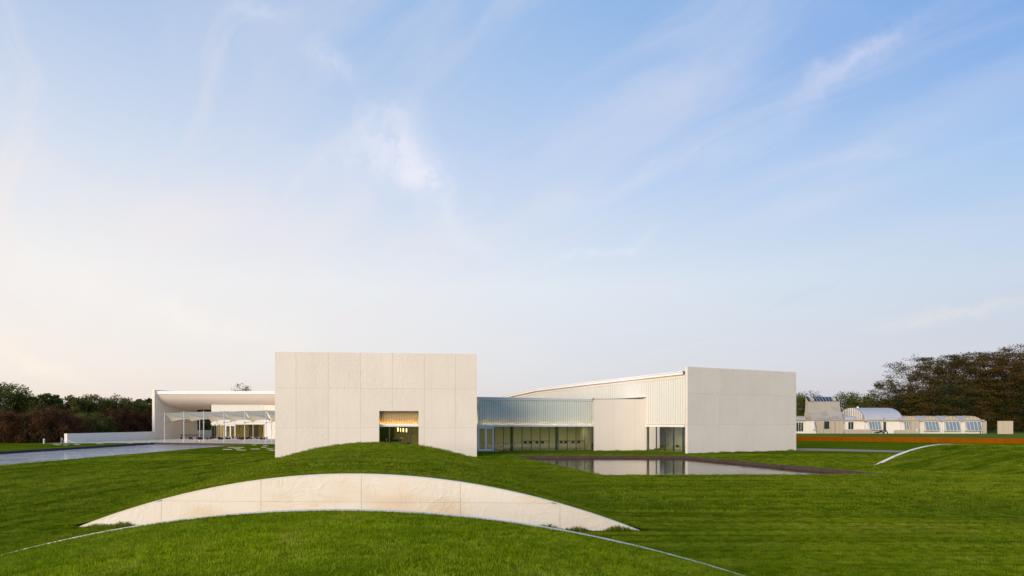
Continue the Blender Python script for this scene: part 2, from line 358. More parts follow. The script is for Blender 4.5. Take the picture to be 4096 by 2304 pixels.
# ---------------------------------------------------------------- mesh helpers
class MB:
    def __init__(s): s.v = []; s.f = []
    def add(s, vs_, fs):
        o = len(s.v); s.v += [tuple(p) for p in vs_]; s.f += [tuple(o+i for i in q) for q in fs]; return s
    def hexa(s, p):   # bottom 4 counter-clockwise, top 4
        return s.add(p, [(3,2,1,0), (4,5,6,7), (0,1,5,4), (1,2,6,5), (2,3,7,6), (3,0,4,7)])
    def box(s, x0, x1, y0, y1, z0, z1):
        return s.hexa([(x0,y0,z0),(x1,y0,z0),(x1,y1,z0),(x0,y1,z0),(x0,y0,z1),(x1,y0,z1),(x1,y1,z1),(x0,y1,z1)])
    def prism(s, poly, off):      # 3D polygon pushed along off
        n = len(poly); off = Vector(off); top = [tuple(Vector(p)+off) for p in poly]
        return s.add(list(poly)+top, [tuple(range(n))[::-1], tuple(range(n, 2*n))] + [(i, (i+1) % n, n+(i+1) % n, n+i) for i in range(n)])
    def tube(s, path, r, n=6, r2=None):
        r2 = r if r2 is None else r2; path = [Vector(p) for p in path]; k = len(path); vs_ = []
        for i, p in enumerate(path):
            d = (path[min(i+1, k-1)]-path[max(i-1, 0)]).normalized()
            a = d.orthogonal().normalized() if abs(d.z) < .99 else Vector((1,0,0)); b_ = d.cross(a)
            rr = r+(r2-r)*i/max(1, k-1)
            vs_ += [p+(a*math.cos(2*math.pi*j/n)+b_*math.sin(2*math.pi*j/n))*rr for j in range(n)]
        fs = [(i*n+j, i*n+(j+1) % n, (i+1)*n+(j+1) % n, (i+1)*n+j) for i in range(k-1) for j in range(n)]
        fs += [tuple(range(n))[::-1], tuple((k-1)*n+j for j in range(n))]
        return s.add(vs_, fs)
    def grid(s, rows):            # list of rows of points
        n = len(rows[0]); vs_ = [p for r in rows for p in r]
        return s.add(vs_, [(i*n+j, i*n+j+1, (i+1)*n+j+1, (i+1)*n+j) for i in range(len(rows)-1) for j in range(n-1)])
    def build(s, name, mat, parent=None, smooth=False, label=None, kind=None):
        me = bpy.data.meshes.new(name)
        org = root_loc(parent) if parent is not None else Vector((0,0,0))
        me.from_pydata([(x-org.x, y-org.y, z-org.z) for x, y, z in s.v], [], s.f); me.update()
        if smooth: me.polygons.foreach_set('use_smooth', [True]*len(me.polygons))
        me.materials.append(MATS[mat])
        o = bpy.data.objects.new(name, me); COL.objects.link(o)
        if parent is not None: o.parent = parent
        if label: o['label'] = label
        if kind: o['kind'] = kind
        return o
def root_loc(o):
    while o.parent is not None: o = o.parent
    return Vector(o.location)
def recenter(o):
    """set a single-mesh thing's origin to the middle of its base"""
    me = o.data; co = np.empty(len(me.vertices)*3, 'f'); me.vertices.foreach_get('co', co); co = co.reshape(-1, 3)
    c = Vector(((co[:,0].min()+co[:,0].max())/2, (co[:,1].min()+co[:,1].max())/2, co[:,2].min()))
    me.vertices.foreach_set('co', (co-np.array(c, 'f')).ravel()); me.update(); o.location = c; return o
def tag(o, label, cat, group=None):
    o['label'] = label; o['category'] = cat
    if group: o['group'] = group
    return o
def thing(name, label, cat, loc=(0,0,0), group=None):
    o = bpy.data.objects.new(name, None); o.empty_display_size = .3; COL.objects.link(o); o.location = loc
    return tag(o, label, cat, group)
def dup(root, loc, rz, label, group=None, sc=None):
    r = root.copy(); COL.objects.link(r); r.location = loc; r.rotation_euler = (0,0,rz); r['label'] = label
    if group: r['group'] = group
    for ch in list(root.children):
        c = ch.copy(); COL.objects.link(c); c.parent = r
        for g in list(ch.children):
            d = g.copy(); COL.objects.link(d); d.parent = c
    return r
def at(X, d): return ((X-2048)/2731*d, d)            # ground point seen in column X, d metres out
def zat(Y, d): return EYE-(Y-1685)/2731*d
class Fac:
    """a vertical front from p0 to p1; t is depth behind the front, away from the viewer"""
    def __init__(s, p0, p1):
        s.p0 = Vector(p0); s.p1 = Vector(p1); u = s.p1-s.p0; s.L = u.length; s.u = u/s.L
        s.n = Vector((-s.u.y, s.u.x))
        if s.n.y < 0: s.n = -s.n
    def P(s, a, z, t=0):
        q = s.p0+s.u*a+s.n*t; return (q.x, q.y, z)
    def s_at(s, X):
        r = (X-2048)/2731; return (r*s.p0.y-s.p0.x)/(s.u.x-r*s.u.y)
    def box(s, mb, a0, a1, z0, z1, t0, t1, z0b=None, z1b=None):
        z0b = z0 if z0b is None else z0b; z1b = z1 if z1b is None else z1b
        return mb.hexa([s.P(a0,z0,t0), s.P(a1,z0b,t0), s.P(a1,z0b,t1), s.P(a0,z0,t1), s.P(a0,z1,t0), s.P(a1,z1b,t0), s.P(a1,z1b,t1), s.P(a0,z1,t1)])
    def put(s, name, mat, parent, *a, **k):
        return s.box(MB(), *a, **k).build(name, mat, parent)

# ---------------------------------------------------------------- ground
LP = [(-58.5, 30), (-40.7, 30), (-40.7, 105), (-58.5, 111)]                 # left pond
RP = [(.2, 69.0), (5.9, 44.4), (23.9, 46.6), (17.05, 68.8)]                   # right pond
RP = [RP[0], RP[1], (24.6, 45.0), RP[3]]
def inpoly(p, poly):
    x, y = p; c = False; n = len(poly)
    for i in range(n):
        x0, y0 = poly[i]; x1, y1 = poly[i-1]
        if (y0 > y) != (y1 > y) and x < (x1-x0)*(y-y0)/(y1-y0)+x0: c = not c
    return c
outer = [(-1500,-300), (1500,-300), (1500,2500), (-1500,2500)]
pts = []; edges = []
for poly in (outer, LP, RP):
    o = len(pts); n = len(poly); pts += [Vector(p) for p in poly]; edges += [(o+i, o+(i+1) % n) for i in range(n)]
for gx in range(-100, 121, 10):
    for gy in range(-20, 261, 10):
        p = (gx+.37, gy+.41)
        pts.append(Vector(p))
r = delaunay_2d_cdt(pts, edges, [], 0, 1e-5)
gm = MB(); vv = [(p.x, p.y, 0) for p in r[0]]; ff = []
for f in r[2]:
    cx = sum(r[0][i].x for i in f)/len(f); cy = sum(r[0][i].y for i in f)/len(f)
    if not inpoly((cx, cy), LP) and not inpoly((cx, cy), RP): ff.append(tuple(f))
gm.add(vv, ff); gm.build('ground', 'lawn', kind='structure')
def sheet(name, mat, poly, z, kind='structure'):
    return MB().add([(x, y, z) for x, y in poly], [tuple(range(len(poly)))]).build(name, mat, kind=kind)
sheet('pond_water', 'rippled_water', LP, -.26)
sheet('pond_water', 'calm_water', RP, -.22)
def rim(poly, idx, wdt, z1, name='pond_edge'):
    mb = MB(); n = len(poly); cx = sum(p[0] for p in poly)/n; cy = sum(p[1] for p in poly)/n
    for i in idx:
        a, b_ = Vector(poly[i]), Vector(poly[(i+1) % n]); u = (b_-a).normalized(); nn = Vector((-u.y, u.x))
        if nn.dot(Vector((cx, cy))-a) > 0: nn = -nn
        a2, b2 = a-u*0.001, b_+u*0.001; i0 = .03
        q = [a2-nn*i0, b2-nn*i0, b2+nn*wdt, a2+nn*wdt]
        mb.hexa([(p.x, p.y, -.75) for p in q]+[(p.x, p.y, z1) for p in q])
    return mb.build(name, 'pond_rim', kind='structure')
rim(RP, [2], .20, .03); rim(RP, [3], .20, .026); rim(RP, [0, 1], .05, -.012)
rim(LP, [2], .25, .05); rim(LP, [3], .35, .046); rim(LP, [0, 1], .05, -.012)

# ---------------------------------------------------------------- mounds
def prof(s, a, H, k=.22):
    z = H*(1-(s/a)**2); return (z+math.sqrt(z*z+k*k))/2-.022 if True else 0
AX = Vector((-.172, .985))
class Mound:
    def __init__(s, c, u, axis, a, H, v0, v1, fall=6):
        s.c = Vector(c); s.u = Vector(u).normalized(); s.ax = Vector(axis).normalized(); s.a = a; s.H = H; s.v0 = v0; s.v1 = v1; s.fall = fall
        s.M = Matrix(((s.u.x, s.ax.x), (s.u.y, s.ax.y))).inverted()
    def uv(s, x, y):
        q = s.M @ Vector((x-s.c.x, y-s.c.y)); return q.x, q.y
    def h(s, su, v):
        H = s.H
        if v > s.v1-s.fall:
            k = min(1, (v-(s.v1-s.fall))/s.fall); H = s.H*(1-k*k*(3-2*k))-.0
        if H < .001: return -.03
        z = prof(su, s.a, H, .22*min(1, H/s.H+.05))
        return z
    def world(s, su, v): q = s.c+s.u*su+s.ax*v; return q.x, q.y
    def z(s, x, y):
        su, v = s.uv(x, y)
        if v < s.v0 or v > s.v1 or abs(su) > s.a*1.45: return -1
        return s.h(su, v)
    def mesh(s, nu=90, nv=60):
        mb = MB(); rows = []
        for j in range(nv+1):
            v = s.v0+(s.v1-s.v0)*j/nv; row = []
            for i in range(nu+1):
                su = s.a*1.45*(-1+2*i/nu); x, y = s.world(su, v)
                z = s.h(su, v)
                if z > .03: z += .035*noise.noise(Vector((x*.7, y*.7, 3)))*min(1, (z-.03)*4)
                row.append((x, y, z))
            rows.append(row)
        return mb.grid(rows).build('grass_mound', 'lawn', smooth=True, kind='structure')
M0 = Mound((-3.4, 13.3), (1, 0), AX, 9.2, 1.77, -22, -.17, 0.0001)
M1 = Mound((-5.13, 22.15), (18.34, -.9), AX, 9.2, 1.77, .17, 41.5, 7)
M2 = Mound((36.3, 57.3), (9.2, 4.8), (.47, -.88), 9.4, 1.58, .15, 34, 4)
M0.H_end = 0
M0.fall = -1e9
M0.h = lambda su, v, _m=M0: prof(su, _m.a, _m.H)
MOUNDS = [M0, M1, M2]
for mm in MOUNDS: mm.mesh()
def hgt(x, y): return max([0]+[mm.z(x, y) for mm in MOUNDS])

def arc_wall(name, label, M, side, us, zjs, mat, t=.28, half=None, cop=.22, lift=None, cmat='coping'):
    """planar retaining wall with an arched top; side=-1: seen face towards the viewer"""
    root = thing(name, label, 'retaining wall', (M.c.x, M.c.y, 0))
    u = M.u; n = Vector((-u.y, u.x))
    if n.dot(M.ax) < 0: n = -n                     # n points along the mound axis (into the mound for M1)
    sgn = 1 if side < 0 else -1
    Z = (lambda s_: M.H*(1-(s_/M.a)**2)) if lift is None else (lambda s_: prof(s_, M.a, M.H)+lift)
    def pt(s_, z, d): q = M.c+u*s_+n*d*sgn; return (q.x, q.y, z)
    a = M.a
    N = 72; top = [(-a+2*a*i/N) for i in range(N+1)]
    # core
    mb = MB(); rows = [[pt(s_, -.5, .03) for s_ in top], [pt(s_, Z(s_)-.03, .03) for s_ in top], [pt(s_, Z(s_)-.03, .15) for s_ in top], [pt(s_, -.5, .15) for s_ in top]]
    mb.grid(rows).build('core', 'joint_pale', root)
    # face panels between the joints
    bands = [-.4]+zjs+[9]
    for i in range(len(us)-1):
        s0, s1 = us[i]+.005, us[i+1]-.005
        for j in range(len(bands)-1):
            z0, z1 = bands[j]+(.003 if j else 0), bands[j+1]-.003
            K = 12; poly = []
            ss = [s0+(s1-s0)*k/K for k in range(K+1)]
            ss = [q for q in ss if min(z1, Z(q)-.004) > z0+.01]
            if len(ss) < 2: continue
            poly = [pt(q, z0, 0) for q in (ss[0], ss[-1])]+[pt(q, min(z1, Z(q)-.004), 0) for q in reversed(ss)]
            off = n*.034*sgn
            MB().prism(poly, (off.x, off.y, 0)).build('panel', mat, root)
    # coping strips
    step = 12
    for k in range(0, N, step):
        seg = top[k:k+step+1]; w0 = -.006; w1 = cop
        rows = []
        for s_ in seg:
            e = .004 if (s_ == seg[0] or s_ == seg[-1]) else 0
            s2 = s_+(e if s_ == seg[0] else -e); rows.append([pt(s2, Z(s2), w0), pt(s2, Z(s2)+.022, w0), pt(s2, Z(s2)+.022, w1), pt(s2, Z(s2), w1), pt(s2, Z(s2), w0)])
        MB().grid(rows).build('coping', cmat, root)
    return root
def us_at(Xs, M):
    f = Fac(tuple(M.c-M.u*9.2), tuple(M.c+M.u*9.2)); return [f.s_at(X)-9.2 for X in Xs]
usj = [-9.2]+us_at([646, 1044, 1445, 1841, 2240], M1)+[9.2]
arc_wall('arched_retaining_wall', 'low arched white concrete wall with orange stains holding back the middle grass mound', M1, -1, usj, [.88], 'stained_concrete')
arc_wall('arched_retaining_wall', 'white arched wall whose top edge runs across the nearest grass mound in the foreground', M0, 1, [-9.2,-6,-3,0,3,6,9.2], [.88], 'white_concrete', cop=.16, lift=.014, cmat='coping_white')
arc_wall('arched_retaining_wall', 'white arched wall edge rising along the left end of the far right grass mound', M2, -1, [-9.4,-6,-3,0,3,6,9.4], [.8], 'white_concrete', cop=.30)

# ---------------------------------------------------------------- terrace, path, upper lawn
ter = [(-73.2, 106.9), (-58.6, 111.36), (-40.7, 105.4), (-22, 99), (-22, 136.2), (-46, 136.2), (-66.5, 153.5)]
sheet('terrace', 'terrace_stone', ter, .012)
pa, pb = [at(3150, 90), at(3610, 81), at(4350, 66), at(4350, 62), at(3610, 76.3), at(3150, 82.6)], 0
sheet('path', 'path_gravel', pa, .010)
CA, CB = Vector((20, 141.9)), Vector((200, 33.4))          # line of the rusty steel wall
ul = [(CA.x, CA.y+.05), (CB.x, CB.y+.05), (900, 33), (900, 1500), (20, 1500)]
sheet('upper_lawn', 'far_lawn', ul, .75)
cf = Fac(CA, CB); root = thing('corten_retaining_wall', 'long rusty orange steel retaining wall at the edge of the upper lawn', 'retaining wall', (51.3, 123, 0))
s_ = cf.s_at(3100)
while s_ < cf.s_at(4096)+30:
    cf.put('panel', 'rust_steel', root, s_+.012, s_+4.35-.012, -.2, .79, -.02, .03); s_ += 4.35
cf.put('backing', 'dark_metal', root, cf.s_at(3100), s_, -.3, .74, .035, .07)
cf.put('top_flange', 'rust_steel', root, cf.s_at(3100), s_, .792, .82, -.03, .10)

# ---------------------------------------------------------------- museum building
mus = thing('museum_building', 'white concrete art museum with tall slab walls, curved roofs and glowing glass bands', 'museum', (0, 67, 0))
def slab(f, zt0, zt1, th, xs, zjs, hole=None, mat='white_concrete', name='slab_wall', zb=-.6):
    """concrete wall: recessed core plus proud panels split at xs (s values) and zjs"""
    zt = lambda a: zt0+(zt1-zt0)*a/f.L
    core = MB()
    if hole:
        h0, h1, hz = hole
        f.box(core, 0, h0, zb, zt0-.01, .03, th, z1b=zt(h0)-.01); f.box(core, h1, f.L, zb, zt(h1)-.01, .03, th, z1b=zt1-.01)
        f.box(core, h0+.0005, h1-.0005, hz, zt(h0)-.011, .031, th-.001, z1b=zt(h1)-.011)
    else: f.box(core, 0, f.L, zb, zt0-.01, .03, th, z1b=zt1-.01)
    wall = core.build(name, mat, mus)
    xs = [0]+list(xs)+[f.L]; zs = [zb]+list(zjs)+[99]; g = .008
    jb = MB()
    for a in xs[1:-1]:
        if hole and hole[0] < a < hole[1]: f.box(jb, a-.03, a+.03, hole[2]+.01, zt(a)-.05, .022, .0295)
        else: f.box(jb, a-.03, a+.03, zb, zt(a)-.05, .022, .0295)
    for z in zjs:
        for q0, q1 in ([(.05, hole[0]-.02), (hole[1]+.02, f.L-.05)] if hole and z < hole[2] else [(.05, f.L-.05)]): f.box(jb, q0, q1, z-.03, z+.03, .021, .0285)
    if xs[1:-1]: jb.build('joint_backing', 'joint', wall)
    for i in range(len(xs)-1):
        for j in range(len(zs)-1):
            a0, a1 = xs[i]+(g if i else 0), xs[i+1]-(g if i < len(xs)-2 else 0)
            z0, z1 = zs[j]+(g if j else 0), zs[j+1]-g
            cells = [(a0, a1, z0, z1)]
            if hole:
                h0, h1, hz = hole; new = []
                for c0, c1, y0, y1 in cells:
                    if c1 <= h0 or c0 >= h1 or y0 >= hz: new.append((c0,c1,y0,y1)); continue
                    if c0 < h0: new.append((c0,h0,y0,y1))
                    if c1 > h1: new.append((h1,c1,y0,y1))
                    if y1 > hz: new.append((max(c0,h0),min(c1,h1),hz,y1))
                cells = new
            if not cells: continue
            mb = MB()
            for c0, c1, y0, y1 in cells:
                t0_, t1_ = (zt(c0), zt(c1)) if y1 > 90 else (y1, y1)
                f.box(mb, c0, c1, y0, t0_, 0, .036, z1b=t1_)
            mb.build('panel', mat, wall)
    return wall
# main block
fm = Fac(at(1100, 65), at(1907.5, 67.2))
MX = [fm.s_at(X) for X in (1184, 1313, 1441.5, 1569.5, 1697.5, 1822.6)]
h0, h1 = fm.s_at(1516.5), fm.s_at(1674.5); hz = zat(1644, 66.2)
slab(fm, zat(1407, 65), zat(1416, 67.2), .35, MX, [zat(1711, 66), zat(1553.5, 66)], (h0, h1, hz))
fs1 = Fac(fm.P(fm.L-.35, 0, .36)[:2], (-4.6, 80)); fs1.put('side_wall', 'white_concrete', mus, 0, fs1.L, -.3, 9.4, -.3, .0)
fs2 = Fac(fm.P(.02, 0, .36)[:2], (-23.2, 100)); fs2.put('side_wall', 'white_concrete', mus, 0, fs2.L, -.3, 9.4, .0, .3)
MB().prism([(-22.2, 65.6, 8.5), (-4.2, 67.8, 8.5), (-9, 99.5, 8.5), (-22.8, 99.5, 8.5)], (0,0,.25)).build('roof_slab', 'white_roof', mus)
MB().box(-22.9, -9, 99.6, 99.9, -.3, 8.4).build('rear_wall', 'white_concrete', mus)

def channel_band(f, a0, a1, z0, ztop, pitch, mat, t=0.0, th=.05, parent=None, name='channel_glass', gap=.045):
    n = max(1, round((a1-a0)/pitch)); p = (a1-a0)/n
    fr = MB(); f.box(fr, a0, a1, z0-.03, z0, t-.02, t+.12)
    for i in range(1, n):
        b = a0+i*p; zz = ztop(b)-.02
        if zz > z0+.1: f.box(fr, b-.035, b+.035, z0+.001, zz, t+th+.005, t+th+.03)
    fr = fr.build('glazing_rail', 'rail_green', parent)
    for i in range(n):
        b0, b1 = a0+i*p+gap/2, a0+(i+1)*p-gap/2
        zt0_, zt1_ = ztop(b0), ztop(b1)
        if zt0_ < z0+.1: continue
        f.box(MB(), b0, b1, z0+.002, zt0_, t, t+th, z1b=zt1_).build('glass_channel', mat, fr)
    return fr
def glow_strip(f, a0, a1, z, t, hh=.05):
    return f.put('light_strip', 'strip_glow', mus, a0, a1, z, z+hh, t, t+.05)
# window deep in the main block
tz = .55
channel_band(fm, h0-.1, h1+.1, 3.25, lambda a: hz+.15, .257, 'channel_glass_amber', tz, .05, mus, gap=.03)
fm.put('glazing_backing', 'interior_wall', mus, h0-.3, h1+.3, 3.0, hz+.3, tz+.45, tz+.5)
glow_strip(fm, h0-.1, h1+.1, 3.26, tz+.18)
fm.put('window_beam', 'white_metal', mus, h0-.1, h1+.1, 2.98, 3.21, tz-.06, tz+.5)
for X in (1556, 1598, 1640):
    a = fm.s_at(X); wd = .09 if X != 1640 else .16
    fm.put('mullion', 'dark_metal', mus, a-wd/2, a+wd/2, 0, 2.975, tz+.02, tz+.16)
ms = [h0-.1]+[fm.s_at(X) for X in (1556, 1598, 1640)]+[h1+.1]
for i in range(4): fm.put('window_pane', 'clear_glass', mus, ms[i]+.05, ms[i+1]-.05, .05, 2.97, tz+.08, tz+.10)
fm.put('interior_floor', 'interior_floor', mus, 1, fm.L-1, -.08, .03, tz+.2, 12)
fm.put('interior_ceiling', 'interior_wall', mus, 1, fm.L-1, 3.0, 3.1, tz+.6, 12)
fm.put('interior_wall', 'interior_warm', mus, 1, fm.L-1, .03, 3.0, 10, 10.2)
fm.put('interior_partition', 'dark_wood', mus, 1, fm.s_at(1600)-1.0, .03, 3.0, 7.5, 7.7)
fm.put('ceiling_light', 'ceiling_glow', mus, h1-1.2, h1+2.2, 2.988, 2.997, 5, 5.6)
# connecting wing with the long glass band
fc = Fac(at(1909, 80), at(2377, 82.3))
ctop = lambda a: 6.02-.10*a/fc.L
channel_band(fc, .05, fc.L-.03, 3.16, ctop, .2715, 'channel_glass_teal', .05, .05, mus)
glow_strip(fc, .35, fc.L-.1, 3.17, .20, .06)
fc.put('glazing_backing', 'white_plaster', mus, 0, fc.L, 2.9, 6.1, .60, .64)
fc.put('fascia', 'fascia_metal', mus, 0, fc.L, 6.03, 6.26, -.05, .5, z0b=5.93, z1b=6.17)
fc.put('roof_edge', 'white_roof', mus, -.3, fc.L, 6.262, 6.36, -.12, .6, z0b=6.172, z1b=6.25)
fc.put('roof_slab', 'white_roof', mus, -.3, fc.L-.1, 6.1, 6.2, .66, 7.5)
fc.put('window_beam', 'white_metal', mus, 0, fc.L, 2.86, 3.12, -.08, .5)
cx = [fc.s_at(X) for X in (1978, 2014, 2052, 2088.5, 2125, 2161, 2197, 2233, 2269.5, 2305, 2340, 2374)]
for i, a in enumerate(cx):
    fc.put('mullion', 'dark_metal', mus, a-.035, a+.035, .02, 2.85, .02, .16)
for i in range(len(cx)-1): fc.put('window_pane', 'clear_glass', mus, cx[i]+.037, cx[i+1]-.037, .03, 2.85, .06, .08)
for X, wd in ((2048.5, .24), (2230, .24)):
    a = fc.s_at(X); fc.put('column', 'green_column', mus, a-wd/2, a+wd/2, .03, 2.86, .5, .75)
# double door
d0, d1 = fc.s_at(1911.5), fc.s_at(1976)
dfm = MB(); fc.box(dfm, d0, d0+.06, .04, 2.84, -.02, .12); fc.box(dfm, d1-.06, d1, .04, 2.84, -.02, .12); fc.box(dfm, d0, d1, 2.78, 2.85, -.021, .119)
dfr = dfm.build('door_frame', 'white_metal', mus)
mid = (d0+d1)/2
for a, b_, hs_ in ((d0+.065, mid-.005, 1), (mid+.005, d1-.065, 0)):
    mb = MB(); w_ = .11
    fc.box(mb, a, a+w_, .06, 2.775, 0, .06); fc.box(mb, b_-w_, b_, .06, 2.775, 0, .06)
    fc.box(mb, a+w_, b_-w_, .06, .24, .001, .059); fc.box(mb, a+w_, b_-w_, 2.64, 2.775, .001, .059)
    lf = mb.build('door_leaf', 'white_metal', mus)
    fc.put('pane', 'clear_glass', lf, a+w_, b_-w_, .24, 2.64, .025, .035)
    hx = b_-.05 if hs_ else a+.05
    if not hs_: fc.put('door_handle', 'dark_metal', lf, hx-.02, hx+.05, 1.02, 1.06, -.05, -.005)
fc.put('door_step', 'step_stone', mus, d0-.3, d1+.5, -.03, .035, -.7, -.03)
fc.put('interior_floor', 'interior_floor', mus, 0, fc.L, -.06, .028, .17, 8)
fc.put('interior_ceiling', 'interior_wall', mus, 0, fc.L, 2.87, 2.95, .65, 8)
fc.put('interior_wall', 'interior_wall', mus, -.5, fc.L+.2, .03, 2.865, 6.4, 6.6)
fc.put('interior_wall', 'interior_wall', mus, fc.L-.3, fc.L-.15, .03, 2.865, .7, 6.4)
for k in range(4): fc.put('ceiling_light', 'ceiling_glow', mus, 1.2+k*3.6, 2.6+k*3.6, 2.860, 2.868, 3.2, 3.5)
# pale wall beside it
fp = Fac(at(2377.5, 81.0), at(2587, 82.0))
slab(fp, 6.10, 6.14, .35, [fp.s_at(2457.5), fp.s_at(2542)], [], name='slab_wall')
mb = MB(); rows = []
for k in range(13):
    a = -.02+(fp.L+.02)*k/12; z = 6.17+.26*max(0, (a/fp.L))**2.2
    rows.append([fp.P(a, z, -.06), fp.P(a, z+.07, -.06), fp.P(a, z+.07, 3), fp.P(a, z, 3), fp.P(a, z, -.06)])
mb.grid(rows).build('roof_edge', 'white_roof', mus)
fp.put('upstand', 'fascia_metal', mus, 0.2, fp.L-.02, 6.0, 6.162, .2, .3)
# big gallery behind with the rising roof
A = at(2741, 77.3); Bp = at(2591, 81.8); gu = (Vector(Bp)-Vector(A)).normalized()
fg = Fac(A, tuple(Vector(A)+gu*36.3))
rs = [(0, 9.16), (8, 8.90), (16.2, 8.62), (26.7, 8.20), (34, 7.45), (36.3, 7.1)]
def rz(a):
    return float(np.interp(a, [q[0] for q in rs], [q[1] for q in rs]))
K = 30; aa = [36.3*k/K for k in range(K+1)]
g0 = 0.0
s_end = fg.s_at(2585)
channel_band(fg, .02, s_end, 3.14, lambda a: rz(a)-.68, .334, 'channel_glass_pale', 0, .05, mus)
channel_band(fg, s_end, 36.0, 3.14, lambda a: rz(a)-.68, .334, 'channel_glass_pale', 0, .05, mus)
fg.put('glazing_backing', 'white_plaster', mus, 0, 36.2, 2.9, 6.9, .25, .3)
mb = MB(); mb.grid([[fg.P(a, 6.901, .25), fg.P(a, rz(a)-.45, .25), fg.P(a, rz(a)-.45, .3), fg.P(a, 6.901, .3)] for a in aa]).build('glazing_backing', 'white_plaster', mus)
def strip(name, mat, lo, hi, t0, t1):
    return MB().grid([[fg.P(a, rz(a)+lo, t0), fg.P(a, rz(a)+hi, t0), fg.P(a, rz(a)+hi, t1), fg.P(a, rz(a)+lo, t1), fg.P(a, rz(a)+lo, t0)] for a in aa]).build(name, mat, mus)
strip('fascia', 'soffit_plaster', -.68, -.36, -.06, .3)
strip('roof_edge', 'white_roof', -.355, -.10, -.40, .3)
strip('roof_edge', 'white_roof', -.098, 0, -.50, .3)
rows = []
for a in aa: rows.append([fg.P(a, rz(a)-.02+.9*math.sin(math.pi*q/14)*.25, .3+q) for q in range(0, 15, 2)])
MB().grid(rows).build('roof_shell', 'white_roof', mus, smooth=True)
fg.put('window_beam', 'white_plaster', mus, 0, s_end+.1, 2.84, 3.10, -.12, .4)
gx_ = [fg.s_at(X) for X in (2730, 2692, 2657.5, 2624, 2592.5)]
gx_ = [0.02]+gx_
for a in gx_[1:]: fg.put('mullion', 'dark_metal', mus, a-.05, a+.05, .02, 2.835, .02, .2)
for i in range(len(gx_)-1): fg.put('window_pane', 'clear_glass', mus, gx_[i]+.052, gx_[i+1]-.052, .03, 2.835, .08, .10)
fg.put('interior_floor', 'interior_floor', mus, 0, 14, -.05, .029, .21, 7)
fg.put('interior_ceiling', 'white_plaster', mus, 0, 14, 2.86, 2.9, .41, 7)
fg.put('interior_wall', 'white_plaster', mus, .02, 14, .03, 2.855, 4.6, 4.75)
fg.put('interior_wall', 'white_plaster', mus, 8.2, 8.35, .03, 2.855, .25, 4.6)
fg.put('column', 'dark_metal', mus, fg.s_at(2727)-.1, fg.s_at(2727)+.1, .03, 2.85, .6, .8)
fg.put('ceiling_light', 'ceiling_glow', mus, 2.0, 4.2, 2.850, 2.858, 2.4, 2.7)
fg.put('rear_wall', 'white_concrete', mus, .5, 36, -.3, 6.7, 13.6, 14)
# right-hand slab wall
fr_ = Fac(at(2750.5, 74), at(3185, 82.3))
slab(fr_, zat(1466.5, 74), zat(1489, 82.3), .36, [fr_.s_at(X) for X in (2805, 2879, 2951.5, 3021, 3089.5, 3155)], [3.1, zat(1576, 76)])
# left wing: portico wall, low wall, curved soffit
fw = Fac((-72.8, 111), (-70.1+2.7*.95, 133+22*.95)); sw = (Vector((-70.1, 133))-Vector((-72.8, 111))).length
st_ = fw.s_at(781)
def wseg(a0, a1, z0, z1, name='wall_panel', par=None, mat='smooth_concrete', t0=-.5, t1=0):
    return fw.put(name, mat, par or mus, a0, a1, z0, z1, t0, t1)
lw = wseg(0, sw-.004, -.4, 1.49, 'low_wall'); tw = wseg(sw, st_, -.4, 5.0, 'portico_wall')
# the tall wall with its slit window
fw.put('portico_wall', 'smooth_concrete', tw, sw, st_, 5.0, 9.62, -.5, 0)
wseg(st_+.004, fw.L, -.4, 1.52, 'low_wall')
sl = fw.s_at(744)
fw.put('slit_window', 'dark_pane', mus, sl-.9, sl+.2, 2.45, 3.75, -.02, .02 if fw.n.x > 0 else .02)
SOF = [(133.5, 8.83), (134.0, 8.05), (134.6, 7.5), (135.6, 6.93), (137.2, 6.45), (139.8, 6.06), (142.5, 5.93), (147.5, 6.07), (153, 6.5)]
mb = MB(); xL, xR = -70.05, -28
mb.grid([[(xL+(y-133)*.122, y, z) for y, z in SOF], [(xR, y, z) for y, z in SOF]]).build('roof_soffit', 'soffit_plaster', mus, smooth=True)
TOP = [(133.5, 9.32), (138, 9.42), (145, 9.35), (153, 9.2)]
mb = MB(); mb.grid([[(xL+(y-133)*.122, y, z) for y, z in TOP], [(xR, y, z) for y, z in TOP]]).build('roof_shell', 'white_roof', mus, smooth=True)
MB().box(xL+.06, xR, 133.38, 133.5, 8.80, 9.16).build('fascia', 'white_roof', mus)
MB().box(xL+.06, xR, 133.30, 133.5, 9.163, 9.34).build('roof_edge', 'fascia_metal', mus)
fl = Fac(at(845, 136), at(1054, 136)); fl2 = Fac(at(1054, 136.02), (-30, 136.02))
channel_band(fl, .02, fl.L, 3.17, lambda a: 6.82, .33, 'channel_glass_pale', 0, .05, mus, gap=.03)
fl.put('glazing_backing', 'white_plaster', mus, 0, fl.L, 2.9, 6.7, .4, .45)
fl.put('window_beam', 'white_plaster', mus, -.05, fl.L+.1, 2.86, 3.14, -.15, .4)
fl2.put('wing_wall', 'white_plaster', mus, .02, fl2.L, -.2, 6.75, 0, .3)
lx = [fl.s_at(X) for X in (852, 870, 893, 901, 941.5, 966, 989, 1012.5, 1035, 1056)]
LXs = (846.5, 858, 878, 899, 943, 967, 990, 1013, 1035.5, 1056.5)
lx = [fl.s_at(X) for X in LXs]
for i, a in enumerate(lx):
    if 0 <= a <= fl.L+.2: fl.put('mullion', 'dark_metal', mus, a-.05, a+.05, .02, 2.855, .02, .14)
for i in range(len(lx)-1):
    if i == 3: continue
    fl.put('window_pane', 'wing_glass', mus, lx[i]+.052, lx[i+1]-.052, .03, 2.855, .06, .08)
d0, d1 = lx[3]+.06, lx[4]-.06; mid = (d0+d1)/2
